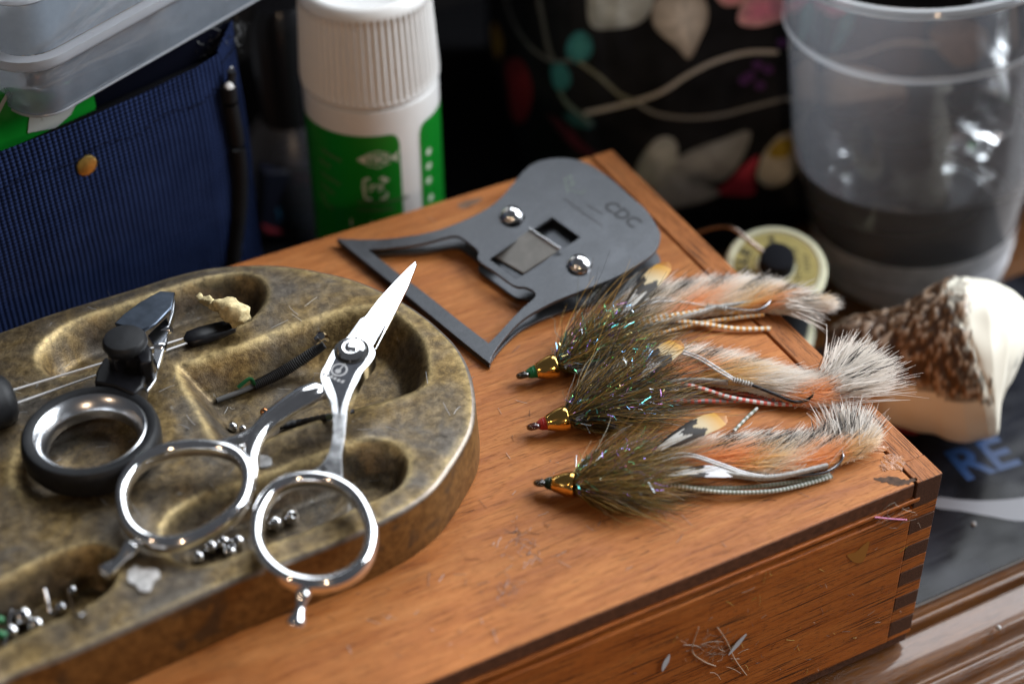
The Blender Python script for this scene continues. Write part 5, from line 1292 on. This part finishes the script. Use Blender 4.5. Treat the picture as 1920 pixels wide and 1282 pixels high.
tag(o, 'clear water filling the lower half of the plastic cup', 'water')

# ================================================================ THREAD SPOOL
ax = nrm(Z * math.cos(math.radians(17)) - FH * math.sin(math.radians(17)) + RH * -.02)
tc = G(1455, 500, -2.6); RS = 1.64
sp = thing('thread_spool', 'ivory thread spool of black thread with gold printed label beside the box', 'spool', tc - ax * 3.9)
mk('top_flange', *lathe([(.5, .0), (RS - .28, .0), (RS - .24, .04), (RS - .08, .03), (RS, -.06), (RS, -.22), (RS - .08, -.3), (1.2, -.34)], 80, tc, ax), M['ivory'], sp)
mk('bottom_flange', *lathe([(1.2, -3.5), (RS - .1, -3.52), (RS, -3.6), (RS, -3.78), (RS - .1, -3.86), (.3, -3.86)], 80, tc, ax), M['ivory'], sp)
mk('thread', *lathe([(1.2, -.33)] + [(1.40 + .012 * (k % 2), -.34 - 3.16 * k / 70) for k in range(71)] + [(1.2, -3.5)], 64, tc, ax), plain('slate_thread', (.022, .026, .032), .55), sp, autos=180)
slb = mk('label', *lathe([(.42, .012), (RS - .30, .012), (RS - .29, .0)], 80, tc, ax), M['label_gold'], sp)
mk('hub_recess', *lathe([(.001, .016), (.60, .016), (.62, .02), (.64, .016)], 48, tc, ax), M['ivory'], sp)
se1 = nrm(RH - (RH @ ax) * ax); se2 = np.cross(ax, se1)
def on_lab(V, x, y, rot): 
    c_, s_ = math.cos(rot), math.sin(rot); return tc + ax * .02 + np.outer(V[:, 0] * c_ - V[:, 1] * s_ + x, se1) + np.outer(V[:, 0] * s_ + V[:, 1] * c_ + y, se2)
for ch, ang in zip('ALLE', (202, 184, 166, 148)):
    V, F = text2d(ch, .46, .02); a = math.radians(ang); mk('label_letter', on_lab(V, 1.08 * math.cos(a), 1.08 * math.sin(a), a - math.pi / 2), F, M['ink'], slb, smooth=False)
V, F = text2d('S.', .42, .015); mk('label_letter', on_lab(V, .0, 1.02, 0), F, M['ink'], slb, smooth=False)
pr_ = []
for (x, n_, y0_) in ((.66, 9, .62), (.98, 5, .36)):
    for k in range(n_):
        V = np.array([(-.085, 0, 0), (.085, 0, 0), (.085, .035, 0), (-.085, .035, 0)]); V2 = np.array([(-.085, 0, 0), (-.05, 0, 0), (-.05, .10, 0), (-.085, .10, 0)])
        pr_.append((on_lab(V, x, y0_ - k * .145, 0), [(0, 1, 2, 3)])); pr_.append((on_lab(V2 + np.array([.13 * (k % 2), 0, 0]), x, y0_ - k * .145, 0), [(0, 1, 2, 3)]))
mk('label_print', *merge(*pr_), M['ink'], slb, smooth=False)
bo = thing('bobbin_arm', 'bent steel bobbin wire with black foam plug sitting in the thread spool', 'bobbin holder', tc)
mk('plug', *lathe([(.001, .62), (.42, .62), (.52, .58), (.55, .48), (.55, .02), (.001, .02)], 48, tc, ax), M['black_foam'], bo)
mk('wire', *tube(catmull([tc + ax * .5 - se1 * .3 + se2 * .1, tc + ax * .56 - se1 * .55 + se2 * .3, G(1400, 448, -1.75), G(1376, 429, -1.6), G(1352, 425, -1.9), G(1310, 436, -2.6), G(1260, 460, -3.4)], 8), .075, 12), plain('warm_steel', (.55, .45, .38), .22, 1.0), bo)

# ================================================================ ANTLER HANDLE
ap = [(1545, 668, 46), (1575, 672, 76), (1620, 680, 92), (1670, 686, 106), (1715, 686, 122), (1755, 682, 140), (1795, 678, 152), (1830, 672, 152), (1860, 668, 142), (1885, 668, 122), (1903, 672, 90), (1914, 676, 40)]
ctrs = []; rads = []
dA = 54.2
for x, y, h in ap:
    P = CAM + ray(x, y) * (dA + .004 * (1700 - x)); ctrs.append(P); rads.append(h / FPX * dA)
ctrs = catmull(ctrs, 6); rads = np.interp(np.linspace(0, 1, len(ctrs)), np.linspace(0, 1, len(ap)), rads)
nA = 110
# resample finely
s = np.linspace(0, 1, 150); u = np.linspace(0, 1, len(ctrs)); ctrs = np.stack([np.interp(s, u, ctrs[:, k]) for k in range(3)], 1); rads = np.interp(s, u, rads)
V, F = tube(ctrs, np.c_[rads, rads * 1.0], nA, ref=-FW)
T, Nn, Bb = frames(ctrs, False, -FW)
ang = np.tile(np.linspace(0, 2 * np.pi, nA, endpoint=False), 150); sv = np.repeat(s, nA)
cosv = np.cos(ang); sinv = np.sin(ang)                       # sin: towards camera, cos: along B
rd = nrm(V[:150 * nA] - np.repeat(ctrs, nA, 0))
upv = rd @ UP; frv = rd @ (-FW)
nz1 = np.array([mnoise.noise(Vector(v * 1.1)) for v in V[:150 * nA]]); nz2 = np.array([mnoise.noise(Vector(v * 4.2)) for v in V[:150 * nA]]); nz3 = np.array([mnoise.noise(Vector(v * 8.0)) for v in V[:150 * nA]])
rimx = .655 + .08 * nz1 + .03 * nz2 - .06 * upv; low_b = -.30 - .55 * np.clip(sv - .25, 0, 1)
bark = np.clip((rimx - sv) * 26 + nz2 * 1.6, 0, 1) * np.clip((upv - low_b + .10 * nz2 + .10 * nz1) * 9, 0, 1) * (frv > -.3)
peb = np.clip(nz2 * 1.4 + nz3 * .9, -1, 1)
V[:150 * nA] += rd * ((bark * (.03 + .075 * peb)) + nz1 * .08 - .10 * np.exp(-((sv - rimx) / .012) ** 2) * (upv > low_b) * .6)[:, None]
cream = np.array((.88, .83, .70)); tan_ = np.array((.50, .33, .16)); dk = np.array((.060, .028, .012)); brown = np.array((.22, .105, .038)); pale = np.array((.40, .30, .22))
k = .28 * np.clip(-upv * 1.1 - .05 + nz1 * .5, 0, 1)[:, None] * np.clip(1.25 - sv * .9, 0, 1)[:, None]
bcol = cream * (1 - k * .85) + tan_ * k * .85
pk_ = np.clip((peb + .15) * 1.8, 0, 1)[:, None]; barkc = dk * (1 - pk_) + brown * pk_; top_ = np.clip((peb - .30) * 5, 0, 1)[:, None]; barkc = barkc * (1 - top_) + pale * top_
bcol = bcol * (1 - bark[:, None]) + barkc * bark[:, None]
bcol = np.where(((bark > .05) & (bark < .6))[:, None], bcol * .45, bcol)
# dark streaks on the pale end
stk = np.clip((np.array([mnoise.noise(Vector((v @ UP * .6, v @ RT * 3.5, 4))) for v in V[:150 * nA]]) - .35) * 4, 0, .5) * (sv > .78) * (upv > -.2); bcol = bcol * (1 - stk[:, None] * .7)
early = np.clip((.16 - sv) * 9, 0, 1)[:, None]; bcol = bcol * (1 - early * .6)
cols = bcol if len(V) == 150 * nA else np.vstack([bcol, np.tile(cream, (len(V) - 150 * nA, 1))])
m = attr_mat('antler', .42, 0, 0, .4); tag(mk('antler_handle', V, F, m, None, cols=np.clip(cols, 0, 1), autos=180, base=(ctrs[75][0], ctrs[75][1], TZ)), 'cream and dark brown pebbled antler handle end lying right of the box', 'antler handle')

# ================================================================ MAGAZINE
mg = thing('magazine', 'glossy dark magazine with blue letters lying on the desk under the antler', 'magazine', (6, 7, TZ))
m, t, b = nt('glossy_cover'); v = coords(t)
t.links.new(ramp(t, noise(t, v, .35, 3), [(.38, (.004, .004, .005)), (.62, (.016, .017, .023))]), b.inputs['Base Color']); b.inputs['Roughness'].default_value = .26; b.inputs['Specular IOR Level'].default_value = .22
t.links.new(ramp(t, noise(t, coords(t, (.6, 6, 1), (0, 0, .35)), 1.0, 5), [(.3, .16), (.7, .26)]), b.inputs['Roughness']); bump(t, b, noise(t, v, .3, 2), .3, .5)
cov = mk('cover', *box(.15, 15, .86, 11.5, TZ + .17, TZ + .20), m, mg, bevel=.01)
for k in range(5): mk('pages', *box(.17, 14.97 - .02 * k, .88 + .012 * (k % 3), 11.4, TZ + .012 + .031 * k, TZ + .040 + .031 * k), plain('paper', (.35, .37, .38), .7) if k == 0 else bpy.data.materials['paper'], mg)
e1 = np.array([1.0, 0, 0]); e2 = np.array([0, 1.0, 0]); zc = TZ + .206
q = G(1838, 880, zc); M['blue_ink'] = plain('blue_ink', (.006, .030, .10), .4)
V, F = text2d('RE', 1.9, .04); an = math.radians(-6); V2 = V.copy()
mk('blue_lettering', q + np.outer(V[:, 0] * math.cos(an) - V[:, 1] * math.sin(an) + .35, e1) + np.outer(V[:, 0] * math.sin(an) + V[:, 1] * math.cos(an) + .3, e2), F, M['blue_ink'], cov, smooth=False)
pts = [G(x, y, zc) for x, y in [(1755, 932), (1800, 936), (1850, 938), (1920, 932), (1990, 915), (1990, 955), (1920, 976), (1850, 966), (1800, 957), (1752, 950)]]
mk('pale_swoosh', *flat(catmull(pts, 5, True)), plain('swoosh_grey', (.16, .16, .175), .35), cov, smooth=False)  # pale grey curved patch laid flat on the cover
pts = [G(x, y, zc) for x, y in [(1665, 780), (1700, 770), (1730, 800), (1715, 815), (1680, 805)]]
mk('red_print', *flat(catmull(pts, 4, True)), plain('red_ink', (.22, .015, .01), .4), cov, smooth=False)
tag(mk('dust_speck', *sph(G(1826, 982, TZ + .24), .07, 10, 6), M['flake'], None, base=G(1826, 982, TZ + .2)), 'small pale crumb on the dark magazine', 'crumb')
tag(mk('dust_speck', *sph(G(1872, 1176, TZ - .10), .08, 10, 6), M['flake'], None, base=G(1872, 1176, TZ - .1)), 'small pale crumb on the desk edge moulding', 'crumb')

# ================================================================ LOOSE BITS
r = np.random.default_rng(21)
def fibre(name, label, pts, rad, col, cat='fibre'):
    o = mk(name, *tube(catmull(pts, 6), rad, 6), plain(name + '_m', col, .6), None, base=pts[0]); return tag(o, label, cat)
def FRp(px, py, off=.03): return GP(px, py, np.array([0, -off, 0]), np.array([0, -1.0, 0]))
def tinyfeather(px0, px1, w, label):
    A, B = FRp(*px0, .05), FRp(*px1, .07); d = B - A; s = nrm(np.cross(d, [0, 1.0, 0])); P = [A, A + d * .3 + s * w * .8, A + d * .65 + s * w, B, A + d * .6 - s * w * .8, A + d * .25 - s * w * .6]
    V, F = plate(catmull(P, 4, True), [], .02, np.array([0, -1.0, 0])); return tag(mk('feather_scrap', V, F, plain('down', (.55, .56, .60), .7), None, base=A), label, 'feather')
tinyfeather((1366, 1228), (1400, 1188), .09, 'pale feather scrap right of the tangle on the box front')
tinyfeather((1242, 1258), (1256, 1226), .09, 'pale feather scrap left of the tangle on the box front')
fibre('curl_fibre', 'pale curved hair crossing the box front by the feather scrap', [FRp(1345, 1175), FRp(1362, 1200), FRp(1378, 1235), FRp(1400, 1265)], .014, (.5, .38, .28))
fibre('curl_fibre', 'pale hair bent into a hook on the box front', [FRp(1310, 1175), FRp(1298, 1218), FRp(1318, 1238), FRp(1342, 1248)], .014, (.5, .38, .28))
fibre('pink_fibre', 'short pink tinsel strip under the lid edge at the box corner', [FRp(1640, 969), FRp(1670, 972), FRp(1700, 974)], .022, (.75, .30, .48))
fibre('yellow_fibre', 'curved yellow fibre at the tail of the nearest fly', [G(1605, 836, .1), G(1625, 832, .2), G(1640, 815, .15), G(1645, 803, .1)], .016, (.55, .48, .10))
# amber varnish drip on the front panel
P = [FRp(x, y, .012) for x, y in [(1588, 1040), (1605, 1034), (1618, 1022), (1630, 1014), (1627, 1030), (1618, 1052), (1602, 1054)]]
mk('varnish_drip', *flat(catmull(P, 4, True)), plain('amber_varnish', (.36, .14, .02), .15), fp_, smooth=False)
# dust and cut fibres scattered over lid, front and palette
Ps = []; C = []
def addf(P, c, kk=4): Ps.append(P); C.append(c)
for k in range(300):
    px, py = r.uniform(560, 1720), r.uniform(330, 1230); q = G(px, py, .012)
    if not (-33 < q[0] < -1.0 and .2 < q[1] < 16.6): continue
    d = r.normal(size=3) * np.array([1, 1, .1]); d = d / np.linalg.norm(d) * r.uniform(.05, .38) ; b_ = r.normal(size=3) * .05
    u = np.linspace(0, 1, 4)[:, None]; P = q + d * u + b_ * u * u; P[:, 2] = .012 + .02 * r.random(); addf(P, [(.02, .015, .012), (.30, .26, .22), (.05, .03, .02), (.45, .42, .40)][r.integers(0, 4)])
for cx_, cy_, n_ in [(975, 1012, 26), (1000, 1035, 22), (950, 1105, 22), (1160, 590, 20), (1250, 960, 12)]:
    for k in range(n_):
        q = G(cx_ + r.normal() * 16, cy_ + r.normal() * 14, .012); d = r.normal(size=3) * .12; u = np.linspace(0, 1, 4)[:, None]; P = q + d * u + r.normal(size=3) * .08 * u * u; P[:, 2] = .012 + .03 * r.random(); addf(P, [(.20, .15, .13), (.05, .035, .03), (.30, .25, .24)][r.integers(0, 3)])
for k in range(120):
    q = FRp(r.uniform(1150, 1690), r.uniform(960, 1270), .012); 
    if q[2] > -1 or q[2] < -6: continue
    d = np.array([r.normal(), 0, r.normal()]) * .14; u = np.linspace(0, 1, 4)[:, None]; P = q + d * u + np.array([r.normal(), 0, r.normal()]) * .06 * u * u; P[:, 1] = -.014 - .02 * r.random(); addf(P, [(.03, .015, .01), (.40, .32, .25), (.4, .3, .05)][r.integers(0, 3)])
for cx_, cy_, n_ in [(1335, 1215, 40), (1680, 965, 22)]:
    for k in range(n_):
        q = FRp(cx_ + r.normal() * 22, cy_ + r.normal() * 14, .015); d = np.array([r.normal(), 0, r.normal()]) * .22; u = np.linspace(0, 1, 4)[:, None]; P = q + d * u + np.array([r.normal(), 0, r.normal()]) * .15 * u * u; P[:, 1] = -.014 - .05 * r.random(); addf(P, [(.28, .20, .14), (.45, .38, .30), (.12, .08, .05)][r.integers(0, 3)])
for k in range(110):
    px, py = r.uniform(20, 870), r.uniform(510, 1150); q = G(px, py, PZ)
    if sdf(q[None, :2], O2)[0] < .3: continue
    for _ in range(3): q = G(px, py, H[((P2 - q[:2]) ** 2).sum(1).argmin()] + .03)
    d = r.normal(size=3) * np.array([1, 1, .05]); d = d / np.linalg.norm(d) * r.uniform(.05, .55); u = np.linspace(0, 1, 4)[:, None]
    P = q + d * u + r.normal(size=3) * np.array([.1, .1, 0]) * u * u; addf(P, [(.45, .44, .42), (.02, .018, .016), (.55, .5, .4), (.35, .36, .38)][r.integers(0, 4)])
P = np.array(Ps); V, F, c_ = strands(P, np.full(P.shape[:2], .011), np.repeat(np.array(C)[:, None], 4, 1), side=np.array([[[.3, -.7, .7]]]))
o = mk('fibre_dust', V, F, M['dub'], None, cols=c_, autos=180); o['kind'] = 'stuff'; o['label'] = 'scattered hair clippings and dust on the palette, box lid and front'; o['category'] = 'dust'
